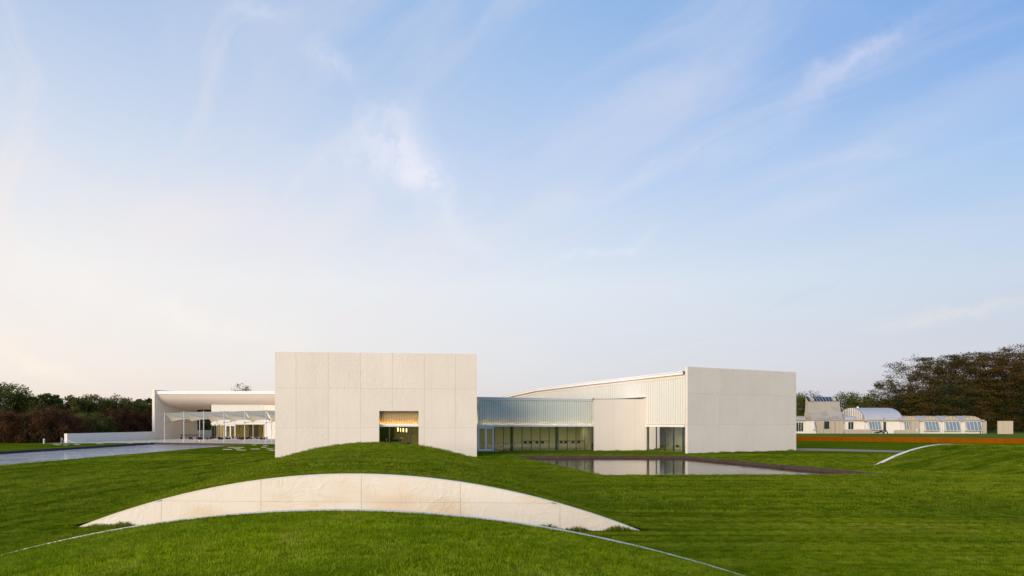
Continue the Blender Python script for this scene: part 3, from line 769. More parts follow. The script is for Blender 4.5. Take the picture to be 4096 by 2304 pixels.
mb = MB(); fl.box(mb, d0, d0+.12, .03, 2.85, 0, .1); fl.box(mb, d1-.12, d1, .03, 2.85, 0, .1); fl.box(mb, d0+.12, d1-.12, 2.7, 2.85, .001, .099); mb.build('door_frame', 'white_metal', mus)
for a, b_ in ((d0+.125, mid-.01), (mid+.01, d1-.125)):
    mb = MB(); fl.box(mb, a, a+.10, .05, 2.69, 0, .07); fl.box(mb, b_-.10, b_, .05, 2.69, 0, .07); fl.box(mb, a+.1, b_-.1, .05, .3, .001, .069); fl.box(mb, a+.1, b_-.1, 2.57, 2.69, .001, .069)
    lf = mb.build('door_leaf', 'white_metal', mus); fl.put('pane', 'wing_glass', lf, a+.1, b_-.1, .3, 2.57, .03, .04)
flx = fl.L
fl.put('interior_floor', 'interior_floor', mus, .1, flx+6, -.05, .03, .16, 14)
fl.put('interior_ceiling', 'interior_warm', mus, .1, flx+6, 2.87, 2.95, .46, 14)
fl.put('interior_wall', 'interior_warm', mus, .1, flx+6, .04, 2.865, 9.0, 9.2)
fl.put('interior_wall', 'interior_warm', mus, flx+1.5, flx+1.7, .04, 2.865, .5, 9)
fl.put('interior_wall', 'white_plaster', mus, .06, .12, .04, 6.0, 3.2, 14)
fl.put('side_window', 'wing_glass', mus, .06, .10, .04, 2.85, .2, 3.15)
fl.put('interior_partition', 'dark_wood', mus, fl.s_at(948), fl.s_at(992), .04, 2.86, 6.0, 6.2)
for k in range(3): fl.put('ceiling_light', 'ceiling_glow_warm', mus, 1.5+k*3.4, 3.0+k*3.4, 2.860, 2.868, 3.0, 3.6)

# ---------------------------------------------------------------- furniture builders
def legs4(mb, w_, d_, h, r, splay=.06, n=5):
    for sx in (-1, 1):
        for sy in (-1, 1): mb.tube([(sx*(w_+splay), sy*(d_+splay), 0), (sx*w_, sy*d_, h)], r, n)
def slim_chair(mat, label, group, seat_h=.46, back_h=.86, bar=False):
    r = thing('bar_stool' if bar else 'chair', label, 'bar stool' if bar else 'chair', (0,0,0), group)
    sm = MB(); sm.box(-.22, .22, -.20, .22, seat_h-.02, seat_h+.02).build('seat', mat, r)
    rows = []
    for k in range(5):
        z = seat_h+.06+(back_h-seat_h-.06)*k/4; y = .22+.05*k/4+.02*math.sin(k)
        wv = .20-.02*k/4
        rows.append([(-wv, y-.03, z), (0, y, z), (wv, y-.03, z), (wv, y, z), (0, y+.03, z), (-wv, y, z), (-wv, y-.03, z)])
    MB().grid(rows).build('backrest', mat, r)
    for sx in (-1, 1):
        for sy in (-1, 1): MB().tube([(sx*.23, sy*.24, 0), (sx*.18, sy*.16, seat_h-.02)], .011, 5).build('leg', 'steel', r)
    if bar: MB().box(-.2, .2, -.21, -.19, .28, .30).build('footrest', 'steel', r)
    return r
def wicker_chair(mat, label, group):
    r = thing('terrace_chair', label, 'chair', (0,0,0), group)
    MB().box(-.25, .25, -.25, .22, .42, .47).build('seat', mat, r)
    rows = []
    for k in range(9):
        a = math.radians(-95+190*k/8); x, y = .29*math.sin(a), .24*math.cos(a); hh_ = .64+.20*max(0, math.cos(a))
        rows.append([(x, y, .45), (x*1.06, y*1.1, hh_), (x*1.13, y*1.18, hh_), (x*1.08, y*1.08, .45), (x, y, .45)])
    MB().grid(rows).build('backrest', mat, r)
    for sx in (-1, 1):
        for sy in (-1, 1): MB().tube([(sx*.25, sy*.26, 0), (sx*.20, sy*.20, .42)], .012, 5).build('leg', 'steel', r)
    return r
def pedestal_table(label, group, h=.73, rad=.4, mat='table_white'):
    r = thing('round_table', label, 'table', (0,0,0), group)
    n = 16; MB().prism([(rad*math.cos(2*math.pi*i/n), rad*math.sin(2*math.pi*i/n), h-.03) for i in range(n)], (0,0,.03)).build('tabletop', mat, r)
    MB().tube([(0,0,.02), (0,0,h-.03)], .035, 8).build('pedestal', mat, r)
    MB().prism([(.24*math.cos(2*math.pi*i/n), .24*math.sin(2*math.pi*i/n), 0) for i in range(n)], (0,0,.02)).build('base_plate', mat, r)
    return r
def place(proto, first, x, y, rz_, label, group, z=.03):
    if first: proto.location = (x, y, z); proto.rotation_euler = (0,0,rz_); proto['label'] = label; return proto
    return dup(proto, (x, y, z), rz_, label, group)
# chairs and tables behind the glass of the connecting wing
oc = slim_chair('orange_seat', 'x', 'orange chairs behind the glass band')
data = [(1957, 2.3, 1.6, 'orange chair seen through the white double door'), (1992, 2.0, -1.5, 'orange chair next to the first pane right of the white door'), (2016, 2.2, 1.6, 'orange chair facing right behind the second pane from the white door'), (2062, 2.0, -1.5, 'orange chair just right of the dark column behind the glass')]
for i, (X, t_, rz_, lb) in enumerate(data):
    p = fc.P(fc.s_at(X), 0, t_); place(oc, i == 0, p[0], p[1], rz_, lb, 'orange chairs behind the glass band')
def flat_table(name, label, cat, f, X0, X1, t_, h, dd, legX, group, mat='green_black'):
    a0, a1 = f.s_at(X0), f.s_at(X1); p = f.P((a0+a1)/2, .03, t_)
    r = thing(name, label, cat, p, group)
    f.put('tabletop', mat, r, a0, a1, h-.04, h, t_-dd/2, t_+dd/2)
    for X in legX:
        a = f.s_at(X); f.put('leg', 'table_white', r, a-.03, a+.03, .03, h-.04, t_-.03, t_+.03)
    return r
flat_table('cafe_table', 'low thin-topped table between the chairs right beside the white door', 'table', fc, 1966, 1990, 2.1, .78, .6, (1977,), 'low tables behind the glass band')
flat_table('cafe_table', 'low thin-topped table beside the dark column behind the glass', 'table', fc, 2026, 2048, 2.1, .78, .6, (2040,), 'low tables behind the glass band')
flat_table('bar_table', 'high bar table with four stools behind the middle of the glass band', 'bar table', fc, 2099, 2202, 1.3, 1.13, .6, (2102, 2152, 2200), 'high bar tables behind the glass band')
flat_table('bar_table', 'high bar table with four stools near the right end of the glass band', 'bar table', fc, 2247, 2347, 1.3, 1.13, .6, (2249, 2298, 2346), 'high bar tables behind the glass band')
bs = slim_chair('green_black', 'x', 'dark bar stools at the high tables', .74, 1.04, True)
bl = [('first', 2109, 'middle'), ('second', 2129, 'middle'), ('third', 2157, 'middle'), ('fourth', 2178, 'middle'), ('first', 2256, 'right-hand'), ('second', 2275, 'right-hand'), ('third', 2305, 'right-hand'), ('fourth', 2327, 'right-hand')]
for i, (o_, X, tb) in enumerate(bl):
    p = fc.P(fc.s_at(X)+.15, 0, 2.0); place(bs, i == 0, p[0], p[1], .15*(-1)**i, 'dark bar stool, %s from the left at the %s high table' % (o_, tb), 'dark bar stools at the high tables')
# office behind the slanted glass
def fgp(X, t_): return fg.P(fg.s_at(X), .03, t_)
p = fgp(2612, 1.6); r = thing('bookshelf', 'low open birch bookshelf behind the slanted glass right of the pale wall', 'shelf', p)
ax, ay = p[0]-.1, p[1]
MB().box(ax-.55, ax-.52, ay, ay+.35, .03, .98).build('side_panel', 'birch', r); MB().box(ax+.52, ax+.55, ay, ay+.35, .03, .98).build('side_panel', 'birch', r)
for z in (.08, .52, .95): MB().box(ax-.519, ax+.519, ay+.01, ay+.34, z, z+.03).build('shelf', 'birch', r)
MB().box(ax-.519, ax+.519, ay+.32, ay+.339, .111, .519).build('back_panel', 'birch', r)
sc = wicker_chair('grey_shell', 'x', 'shell chairs at the glass table'); sc.name = 'shell_chair'
p = fgp(2678, 1.7); place(sc, True, p[0]-.1, p[1], 1.5, 'grey shell chair left of the table with the plant', 'shell chairs at the glass table')
p = fgp(2716, 1.7); place(sc, False, p[0], p[1], -1.4, 'black shell chair right of the table, partly behind the dark mullion', 'shell chairs at the glass table')
p = fgp(2702, 1.7); tb = pedestal_table('glass office table carrying the leafy plant behind the slanted glass', None, .74, .62, 'table_white'); tb.location = p
r = thing('potted_plant', 'small leafy plant standing on the office table behind the glass', 'plant', (p[0]+.05, p[1], .77))
MB().tube([(p[0]+.05, p[1], .77), (p[0]+.05, p[1], .9)], .07, 8).build('vase', 'table_white', r)
mb = MB()
for k in range(60):
    a, e, L_ = random.uniform(0, 6.28), random.uniform(.1, 1.4), random.uniform(.2, .42)
    d_ = Vector((math.cos(a)*math.cos(e), math.sin(a)*math.cos(e), math.sin(e))); q = Vector((p[0]+.05, p[1], .9)); s2 = d_.cross(Vector((0,0,1))).normalized()*.03
    m_ = q+d_*L_*.7; mb.add([q, m_+s2, q+d_*L_-Vector((0,0,.05)), m_-s2], [(0,1,2,3)])
mb.build('foliage', 'leaf_plant', r)
p = fgp(2722, 4.4); recenter(MB().box(p[0]-.35, p[0]+.35, p[1], p[1]+.05, 1.2, 2.1).build('wall_picture', 'dark_wood')); tag(bpy.data.objects['wall_picture'], 'dark picture hanging on the office wall behind the plant', 'picture')
# bar inside the main block
def fmp(X, t_, z=.03): return fm.P(fm.s_at(X), z, t_)
a0, a1 = fm.s_at(1500), fm.s_at(1620)*1.0+.35
r = thing('bar_counter', 'dark bar counter behind the window in the main block', 'counter', fm.P((a0+a1)/2, .03, 5))
fm.put('front_panel', 'dark_wood', r, a0, a1, .03, 1.20, 5, 5.08); fm.put('countertop', 'grey_shell', r, a0, a1+.05, 1.2, 1.25, 4.95, 5.7)
for X, lb in ((1533, 'vase'), ):
    q = fm.P(fm.s_at(X)-.05, 1.25, 5.3); MB().tube([q, (q[0], q[1], q[2]+.25), (q[0], q[1], q[2]+.42)], .05, 8, .13).build('vase', 'table_white'); o = bpy.data.objects['vase.001' if 'vase.001' in bpy.data.objects else 'vase']; recenter(o); tag(o, 'pale flared vase on the left part of the dark bar counter', 'vase')
q = fm.P(fm.s_at(1578), 1.25, 5.3); r = thing('coffee_machine', 'grey coffee machine standing on the bar counter', 'coffee machine', q)
MB().box(q[0]-.45, q[0]+.45, q[1]-.2, q[1]+.2, 1.26, 1.36).build('drip_tray', 'steel', r); MB().box(q[0]-.42, q[0]+.42, q[1]-.05, q[1]+.25, 1.361, 1.62).build('body', 'grey_shell', r); MB().box(q[0]-.46, q[0]+.46, q[1]-.2, q[1]+.26, 1.621, 1.75).build('top', 'steel', r)
pl_ = ['leftmost glowing pendant tube over the bar', 'second glowing pendant tube, beside the dark mullion', 'third glowing pendant tube from the left over the bar', 'rightmost glowing pendant tube over the bar']
for i, X in enumerate((1585, 1595, 1607.5, 1620.5)):
    q = fm.P(fm.s_at(X), 0, 3.0+.1*i); zb = 2.68-.03*i
    r = thing('pendant_lamp', pl_[i], 'lamp', (q[0], q[1], zb-.2), 'pendant tubes over the bar')
    MB().tube([(q[0], q[1], zb-.2), (q[0], q[1], zb+.16)], .045, 8).build('lamp_tube', 'lamp_glow', r); MB().tube([(q[0], q[1], zb+.16), (q[0], q[1], 3.0)], .008, 5).build('cord', 'cable', r)
bc = slim_chair('orange_seat', 'x', 'wooden chairs by the bar window')
for i, (X, t_, lb) in enumerate(((1664, 1.6, 'orange-brown chair at the right edge of the bar window'), (1671, 2.2, 'orange-brown chair behind the one at the right edge of the bar window'))):
    q = fm.P(fm.s_at(X), 0, t_); place(bc, i == 0, q[0], q[1], 1.3, lb, 'wooden chairs by the bar window')

# ---------------------------------------------------------------- terrace canopy, chairs, tables, bench
can = thing('sail_canopy', 'white sail canopy on slim poles over the cafe terrace beside the left pond', 'canopy', (-48, 110, 0))
FP = []; RPp = []
for i in range(7):
    x0, x1 = -57.4, -38.3; k = i/5
    y = 112.8+(106.3-112.8)*k; x = x0+(x1-x0)*k
    FP.append(Vector((x, y, 0)))
for i in range(6):
    RPp.append(Vector((-54.9+3.62*i, 120-1.3*i, 0)))
HF = [zat(Y, FP[min(i, 5)].y) for i, Y in enumerate((1651.4, 1648, 1646, 1645, 1642.6, 1641, 1641))]
for i, p in enumerate(FP[:7]):
    po = MB().tube([(p.x, p.y, .01), (p.x, p.y, HF[i]+.1)], .062, 8).build('pole', 'pole_white', can)
    MB().tube([(p.x, p.y, 3.15), (p.x, p.y, 3.35)], .12, 8).build('collar', 'steel', po)
    MB().tube([(p.x, p.y, .011), (p.x, p.y, .03)], .16, 8).build('base_plate', 'steel', po)
for i, p in enumerate(RPp):
    po = MB().tube([(p.x, p.y, .01), (p.x, p.y, 3.72)], .055, 8).build('pole', 'pole_white', can)
    MB().tube([(p.x, p.y, .011), (p.x, p.y, .03)], .15, 8).build('base_plate', 'steel', po)
def lerp(a, b_, t_): return a+(b_-a)*t_
def bez(a, m_, b_, t_): return a*(1-t_)**2+m_*2*t_*(1-t_)+b_*t_*t_
up = Vector((0,0,1))
for i in range(6):
    TL, TR = FP[i]+up*HF[i], FP[i+1]+up*HF[i+1]
    BL = FP[i]+Vector((.62, 1.2, 3.42)); BR = RPp[i]+up*3.62
    MR = lerp(TR, BR, .30)+Vector((-.1, .3, -.50))
    N = 14; R1, R2, R3 = [], [], []
    topc = [bez(TL, lerp(TL, TR, .5)-up*.10+Vector((0,.2,0)), TR, k/N)-up*(.035*(k % 2)) for k in range(N+1)]
    ridge = [bez(TL, lerp(TL, MR, .45)-up*.42+Vector((0,.4,0)), MR, k/N) for k in range(N+1)]
    bot = [bez(BL, lerp(BL, BR, .5)+up*.62, BR, k/N)+up*(.03*(k % 2)) for k in range(N+1)]
    s1 = MB().grid([[lerp(topc[k], ridge[k], q/3) for k in range(N+1)] for q in range(4)]).build('sail', 'sail_cloth', can, smooth=True)
    MB().grid([[lerp(ridge[k], bot[k], q/5)+Vector((0, .12*math.sin(math.pi*q/5), 0)) for k in range(N+1)] for q in range(6)]).build('sail', 'sail_cloth', can, smooth=True)
    MB().tube([ridge[k]-Vector((0,.03,0)) for k in range(N+1)], .018, 4).build('cable', 'cable', can)
    coll = FP[i]+up*3.25
    MB().tube([coll, BL]+[bot[k]-up*.05 for k in range(1, N, 2)]+[BR], .03, 4).build('edge_cable', 'cable', can)
def guy(a, b_): return MB().tube([a, b_], .018, 4).build('guy_cable', 'cable', can)
p = FP[0]; guy(p+up*HF[0], Vector((*at(584, 111.9), .02))); guy(p+up*3.25, Vector((*at(629, 112.0), .02)))
p = FP[1]; guy(p+up*3.25, Vector((*at(708, 111.4), .02)))
for i in (2, 4): guy(FP[i]+up*3.25, Vector((FP[i].x-2.2, FP[i].y+2, .02)))
p = FP[5]; guy(p+up*HF[5], Vector((p.x+1.7, p.y-.2, .02))); guy(RPp[4]+up*3.6, Vector((RPp[4].x+1.5, RPp[4].y-.3, .02)))

wc = wicker_chair('wicker', 'x', 'dark terrace chairs'); wr_ = wicker_chair('red_wicker', 'x', 'red-brown terrace chairs')
gx0 = lambda c: 550+c/4.293
chairs = [(915, 116, 0, 'w'), (1035, 117.5, 3, 'w'), (1080, 114.5, .6, 'w'), (1140, 118, -2, 'w'), (1190, 115.5, 1, 'w'), (1248, 117, -1.5, 'w'),
 (1400, 118, 1.5, 'w'), (1430, 114.5, .3, 'w'), (1465, 115.6, -1.6, 'w'), (1535, 117.5, 1.3, 'w'), (1572, 116.5, -1.5, 'w'), (1650, 121, 0, 'r'), (1735, 119.5, .3, 'r'), (1745, 116.2, 2.4, 'w'), (1800, 114, .4, 'w'),
 (1880, 116.5, 1.4, 'w'), (1925, 120, .2, 'w'), (1955, 117, -1.4, 'w'), (2065, 118.5, .3, 'w'), (2130, 114.8, 1.4, 'w'), (2168, 115.5, -1.4, 'w'), (2205, 117, -1.3, 'w')]
chlab = ['dark wicker chair, first from the left end of the terrace', 'dark wicker chair just left of the second rear canopy pole', 'dark wicker chair in front of the leftmost rear canopy pole', 'dark wicker chair behind the third front canopy pole', 'dark wicker chair right of the white table by the third front pole', 'dark wicker chair left of the glazed corner of the left wing',
 'dark wicker chair at the left side of the cluster before the green-glass corner', 'dark wicker chair facing the pond left of the fourth front pole', 'dark wicker chair touching the left side of the fourth front pole', 'dark wicker chair in front of the left leaf of the terrace doors', 'dark wicker chair in front of the right leaf of the terrace doors', 'red-brown wicker chair right of the terrace doors', 'red-brown wicker chair farther right, before the dark partition', 'dark wicker chair left of the fifth front pole, set back', 'black wicker chair nearest the left side of the fifth front pole',
 'dark wicker chair right of the fifth front pole', 'dark wicker chair behind the table right of the fifth front pole', 'dark wicker chair left of the fourth rear canopy pole', 'dark wicker chair in the gap before the rightmost glass pane', 'dark wicker chair left of the rightmost front pole, facing right', 'dark wicker chair touching the rightmost front pole on its left', 'dark wicker chair just behind the rightmost front canopy pole']
used = {'w': 0, 'r': 0}
for (cxp, d_, rz_, k_), lb in zip(chairs, chlab):
    x, y = at(gx0(cxp), d_); pr = wc if k_ == 'w' else wr_
    place(pr, used[k_] == 0, x, y, rz_, lb, 'dark terrace chairs' if k_ == 'w' else 'red-brown terrace chairs', .014); used[k_] += 1
tbp = pedestal_table('x', 'pale pedestal tables on the terrace')
tl = [(988, 116, 'pale pedestal table at the left end of the terrace'), (1168, 114.6, 'pale pedestal table beside the third front canopy pole'), (1505, 117, 'pale pedestal table before the terrace doors'), (1692, 115, 'pale pedestal table under the third rear canopy pole'), (1812, 114.8, 'pale pedestal table left of the fifth front pole'), (1975, 116.5, 'pale pedestal table behind the gap right of the fifth front pole'), (2090, 114.5, 'pale pedestal table nearest the rightmost front canopy pole')]
for i, (cxp, d_, lb) in enumerate(tl):
    x, y = at(gx0(cxp), d_); place(tbp, i == 0, x, y, 0, lb, 'pale pedestal tables on the terrace', .014)
bx, by = at(gx0(908), 133); r = thing('bench', 'long dark slatted bench against the shaded portico wall', 'bench', (bx, by, .014))
for k in range(4): MB().box(bx-2.1, bx+2.1, by-.28+.15*k, by-.28+.15*k+.12, .42, .46).build('seat_slat', 'dark_wood', r)
for k in range(3): MB().box(bx-2.1, bx+2.1, by+.30, by+.34, .58+.14*k, .68+.14*k).build('back_slat', 'dark_wood', r)
for sx in (-1.8, 0, 1.8): MB().box(bx+sx-.03, bx+sx+.03, by-.26, by+.30, .014, .415).build('leg', 'dark_metal', r)

# ---------------------------------------------------------------- small things on the left
x, y = at(176, 106); r = thing('bollard', 'short pale grey bollard on the lawn beyond the left pond', 'bollard', (x, y, 0))
MB().tube([(x,y,0), (x,y,.66)], .14, 12).build('body', 'steel', r); MB().tube([(x,y,.661), (x,y,.74), (x,y,.79)], .15, 12, .10).build('cap', 'pole_white', r); MB().box(x-.05, x+.05, y-.16, y-.135, .4, .58).build('light_slot', 'table_white', r)
x, y = at(245, 108); r = thing('hose_post', 'wooden tap post with a pale blue hose at the end of the low wall', 'post', (x, y, 0))
MB().box(x-.05, x+.05, y-.05, y+.05, 0, .95).build('post', 'post_wood', r); MB().tube([(x+.04,y-.02,.8), (x+.15,y-.05,.78)], .03, 6).build('tap', 'steel', r)
hp = [(x+.15,y-.05,.78), (x+.28,y-.1,.74), (x+.38,y-.12,.4), (x+.55,y-.2,.08), (x+.9,y-.25,.30), (x+1.3,y-.3,.52), (x+1.8,y-.35,.35), (x+2.3,y-.4,.08), (x+3.1,y-.45,.05)]
o = MB().tube(hp, .03, 6).build('garden_hose', 'hose_blue'); recenter(o); tag(o, 'pale blue garden hose looping from the tap post along the low wall', 'hose')
mb = MB().tube([(x+.5,y-.15,.05), (x+1.0,y-.2,.35), (x+1.5,y-.3,.45), (x+2.0,y-.3,.2), (x+2.5,y-.4,.05)], .03, 6)
o = mb.build('garden_hose', 'hose_blue'); recenter(o); tag(o, 'second loop of pale blue hose lying against the low wall', 'hose')
stn = [(264,1780), (236,1779), (222,1777), (310,1778), (400,1775), (520,1772.5), (590,1771.5)]
st2 = [(1018,1779.5), (1063,1783), (1057,1789), (927,1789), (960,1789.5), (950,1795), (911,1797.5), (966,1800), (1022,1796), (1080,1795.5), (1090,1801)]
root = thing('stepping_stones', 'scattered pale stepping stones in the lawn by the left wing of the museum', 'stepping stones', (-40, 98, 0))
for X, Y in st2:
    d_ = (EYE-.02)/(Y-1685)*2731; x, y = at(X, d_); w_ = random.uniform(.30, .55)
    MB().box(x-w_, x+w_, y-.17, y+.17, -.03, .045).build('stone', 'step_stone', root)
root = thing('stepping_stones', 'pale stepping stones in the grass strip beside the low wall end', 'stepping stones', (-65, 104, 0))
for X, Y in stn:
    d_ = (EYE-.02)/(Y-1685)*2731; x, y = at(X, d_); w_ = random.uniform(.25, .5)
    MB().box(x-w_, x+w_, y-.15, y+.15, -.03, .045).build('stone', 'step_stone', root)

# ---------------------------------------------------------------- old school building on the right
sch = thing('vaulted_school_building', 'low white building with barrel-vault roofs and a flared tower on the far lawn', 'building', (86, 157, .75))
Z0 = .75; fsx = Fac(at(3186, 153.6), at(3946, 152.6)); SX = fsx.s_at
def sz(Y, X, t_=0):
    q = fsx.P(SX(X), 0, t_); return zat(Y, q[1])
ZE = sz(1681.5, 3500)
fsx.put('wall', 'white_plaster', sch, SX(3186), SX(3265)-.01, Z0-.3, ZE, .4, 12)
fsx.put('wall', 'white_plaster', sch, SX(3265), SX(3946)-1.2, Z0-.3, ZE-.05, .3, 16)
fsx.put('eaves', 'shell_concrete', sch, SX(3180), SX(3932), ZE-.02, ZE+.16, -.25, .9)
fsx.put('eaves_band', 'white_plaster', sch, SX(3186), SX(3926), ZE-.24, ZE-.03, .12, .4)
def win(X0, X1, Y0, Y1, panes, mat='blue_pane', slant=0, bay=.0, sill=True, tt=.24):
    """window: frame plus panes; the glass can lean outwards at the bottom"""
    a0, a1 = SX(X0), SX(X1); Xm = (X0+X1)/2; zt_, zb_ = sz(Y0, Xm), sz(Y1, Xm)
    T = tt-bay; fo = -slant*.25
    mb = MB(); p = (a1-a0)/panes; sh = slant*.18
    def q(a, z, t_): k = (z-zb_)/(zt_-zb_); return fsx.P(a+sh*(1-k), z, t_+fo*(1-k))
    def bar(a, b_, z0, z1, t0, t1, mb=mb): return mb.hexa([q(a,z0,t0), q(b_,z0,t0), q(b_,z0,t1), q(a,z0,t1), q(a,z1,t0), q(b_,z1,t0), q(b_,z1,t1), q(a,z1,t1)])
    fw_ = .07
    for i in range(panes+1): bar(a0+p*i-fw_/2, a0+p*i+fw_/2, zb_, zt_, T-.06, T)
    bar(a0, a1, zb_-.06, zb_, T-.061, T-.001); bar(a0, a1, zt_, zt_+.05, T-.061, T-.001)
    fr = mb.build('window', 'white_metal', sch)
    for i in range(panes):
        m2 = MB(); bar(a0+p*i+fw_/2, a0+p*(i+1)-fw_/2, zb_, zt_, T-.03, T-.01, m2); m2.build('pane', mat, fr)
    if sill: fsx.box(MB(), a0-.25, a1+.3, zb_-.16, zb_-.08, T-.35, T+.02).build('sill', 'shell_concrete', fr)
    return fr
win(3187, 3216, 1690, 1725, 3, 'dark_pane', sill=False, tt=.36)
fsx.put('plaster_bay', 'white_plaster', sch, SX(3221), SX(3264), Z0-.2, ZE-.25, .0, .39)
win(3255, 3264, 1686, 1717, 1, 'blue_pane', 1, tt=-.03)
# concrete wall panels below the tower
def cpan(X0, X1, Yt, name='concrete_panel', t0=-.6, t1=-.3, mat='raw_concrete', n=1):
    a0, a1 = SX(X0), SX(X1); zt_ = sz(Yt, (X0+X1)/2, t0); w_ = (a1-a0)/n
    for i in range(n): fsx.put(name, mat, sch, a0+w_*i+.012, a0+w_*(i+1)-.012, Z0-.2, zt_, t0, t1)
cpan(3265, 3289, 1683.5, n=2); cpan(3317, 3335, 1683.5, n=1); cpan(3336, 3369, 1683.5, n=2, t0=-.7); cpan(3289.5, 3316.5, 1718, n=1)
win(3292.5, 3316, 1685, 1716, 1, 'dark_pane', sill=False, tt=-.32)
win(3370, 3381, 1685, 1717, 1, 'blue_pane', -1, sill=False)
win(3394.5, 3416, 1688, 1717, 2, 'dark_pane', sill=False)
cpan(3371, 3478, 1718, 'low_wall', -.95, -.7, n=6)
win(3474, 3521, 1686, 1717.5, 4, 'blue_pane', 1, .25)
win(3538, 3547, 1687, 1726, 1, 'dark_pane', sill=False); fsx.put('door_surround', 'red_wicker', sch, SX(3536), SX(3537.5), Z0, ZE-.25, .1, .35)
cpan(3571, 3636, 1720, 'low_wall', -.95, -.7, n=3)
win(3617, 3635, 1685.5, 1719, 2, 'blue_pane', .6, .1)
cpan(3637, 3669, 1683.5, n=2, t0=-.75, t1=.2)
o = fsx.put('meter_box', 'white_metal', sch, SX(3658), SX(3662), sz(1725, 3660), sz(1715, 3660), -.9, -.752)
win(3671, 3675, 1690, 1720, 1, 'blue_pane', 1, .1)
for X0, X1 in ((3697, 3752), (3778, 3836), (3861, 3921)):
    fsx.put('window_cheek', 'white_plaster', sch, SX(X0-8), SX(X0-2), Z0, ZE-.25, -.05, .3)
    win(X0, X1, 1686, 1721, 4, 'blue_pane', 1.3, .3)
for X in (3458, 3602, 3681, 3763, 3845, 3926):
    fsx.put('downpipe', 'white_metal', sch, SX(X)-.07, SX(X)+.07, Z0-.1, ZE-.2, -.02, .11)
    fsx.put('gutter_spout', 'shell_concrete', sch, SX(X)-.45, SX(X)+.45, ZE-.15, ZE+.12, -.5, -.26)
cpan(3929, 3946, 1684, 'end_wall', -.1, .2)
# flared tower
def col_(X, t_, Y): q = fsx.P(0, 0, 0); a = s_at_depth(X, t_); P3 = fsx.P(a, 0, t_); return (P3[0], P3[1], zat(Y, P3[1]))
def s_at_depth(X, t_):
    r = (X-2048)/2731; o = fsx.p0+fsx.n*t_; return (r*o.y-o.x)/(fsx.u.x-r*fsx.u.y)
prL = [(3253,1681,0.0), (3243,1668,1.0), (3237.5,1654,1.7), (3236,1640,2.1), (3234,1622,2.3), (3233,1606,2.4)]
prR = [(3379,1681), (3370,1666), (3365,1653), (3362.5,1640), (3360,1622), (3359,1606)]
n = 10; tower = thing_tower = None
rowsF = []
for (XL, YL, t_), (XR, YR) in zip(prL, prR):
    aL, aR = s_at_depth(XL, t_), s_at_depth(XR, t_); z = fsx.P(aL, 0, t_); zz = zat(YL, z[1]); rowsF.append((aL, aR, zz, t_))
tb_ = MB(); backT = [12-t_*1.2 for *_, t_ in prL]
rr = [[fsx.P(aL, z, t_), fsx.P(aR, z, t_), fsx.P(aR-.0, z, bt), fsx.P(aL, z, bt), fsx.P(aL, z, t_)] for (aL, aR, z, t_), bt in zip(rowsF, [5.2, 4.7, 4.35, 4.15, 4.0, 3.9])]
tower = tb_.grid(rr).build('tower', 'shell_concrete', sch)
for i in range(n):     # cast strips on the flared front
    rows = []
    for aL, aR, z, t_ in rowsF:
        w_ = (aR-aL)/n; rows.append([fsx.P(aL+w_*i+.035, z, t_+.03), fsx.P(aL+w_*i+.035, z, t_-.05), fsx.P(aL+w_*(i+1)-.035, z, t_-.05), fsx.P(aL+w_*(i+1)-.035, z, t_+.03)])
    MB().grid(rows).build('shell_strip', 'shell_concrete', tower)
for i in range(4):
    rows = []
    for (aL, aR, z, t_), bt in zip(rowsF, [5.2, 4.7, 4.35, 4.15, 4.0, 3.9]):
        w_ = (bt-t_)/4; c0, c1 = t_+w_*i+.04, t_+w_*(i+1)-.04; rows.append([fsx.P(aL+.03, z, c0), fsx.P(aL-.05, z, c0), fsx.P(aL-.05, z, c1), fsx.P(aL+.03, z, c1)])
    MB().grid(rows).build('shell_strip', 'raw_concrete', tower)
aL, aR, zf, tf = rowsF[-1]; tb2 = 3.9; zb2 = zat(1588.5, fsx.P(aL, 0, tb2)[1])
MB().add([fsx.P(aL, zf, tf), fsx.P(aR, zf, tf), fsx.P(aR, zb2, tb2), fsx.P(aL, zb2, tb2), fsx.P(aL, zf, tb2), fsx.P(aR, zf, tb2)], [(0,3,4), (1,5,2), (3,2,5,4)]).build('skylight_side', 'raw_concrete', tower)
for i in range(n):
    w_ = (aR-aL)/n; a, b_ = aL+w_*i+.04, aL+w_*(i+1)-.04
    up_ = .35 if i in (1, 8) else 0
    MB().prism([fsx.P(a, zf+.02, tf), fsx.P(b_, zf+.02, tf), fsx.P(b_, zb2+.02, tb2), fsx.P(a, zb2+.02, tb2)], (0,0,.04)).build('skylight_pane', 'skylight', tower)
    MB().prism([fsx.P(b_+.022, zf+.03, tf), fsx.P(b_+.058, zf+.03, tf), fsx.P(b_+.058, zb2+.03, tb2), fsx.P(b_+.022, zb2+.03, tb2)], (0,0,.05)).build('glazing_bar', 'white_metal', tower)
    if up_:
        l0, l1 = tf+.15, tf+1.2; k0, k1 = (l0-tf)/(tb2-tf), (l1-tf)/(tb2-tf); z0_, z1_ = zf+(zb2-zf)*k0, zf+(zb2-zf)*k1
        MB().hexa([fsx.P(a,z0_+.08,l0), fsx.P(b_,z0_+.08,l0), fsx.P(b_,z1_+.08,l1), fsx.P(a,z1_+.08,l1), fsx.P(a,z0_+.5,l0), fsx.P(b_,z0_+.5,l0), fsx.P(b_,z1_+.25,l1), fsx.P(a,z1_+.25,l1)]).build('roof_vent', 'raw_concrete', tower)
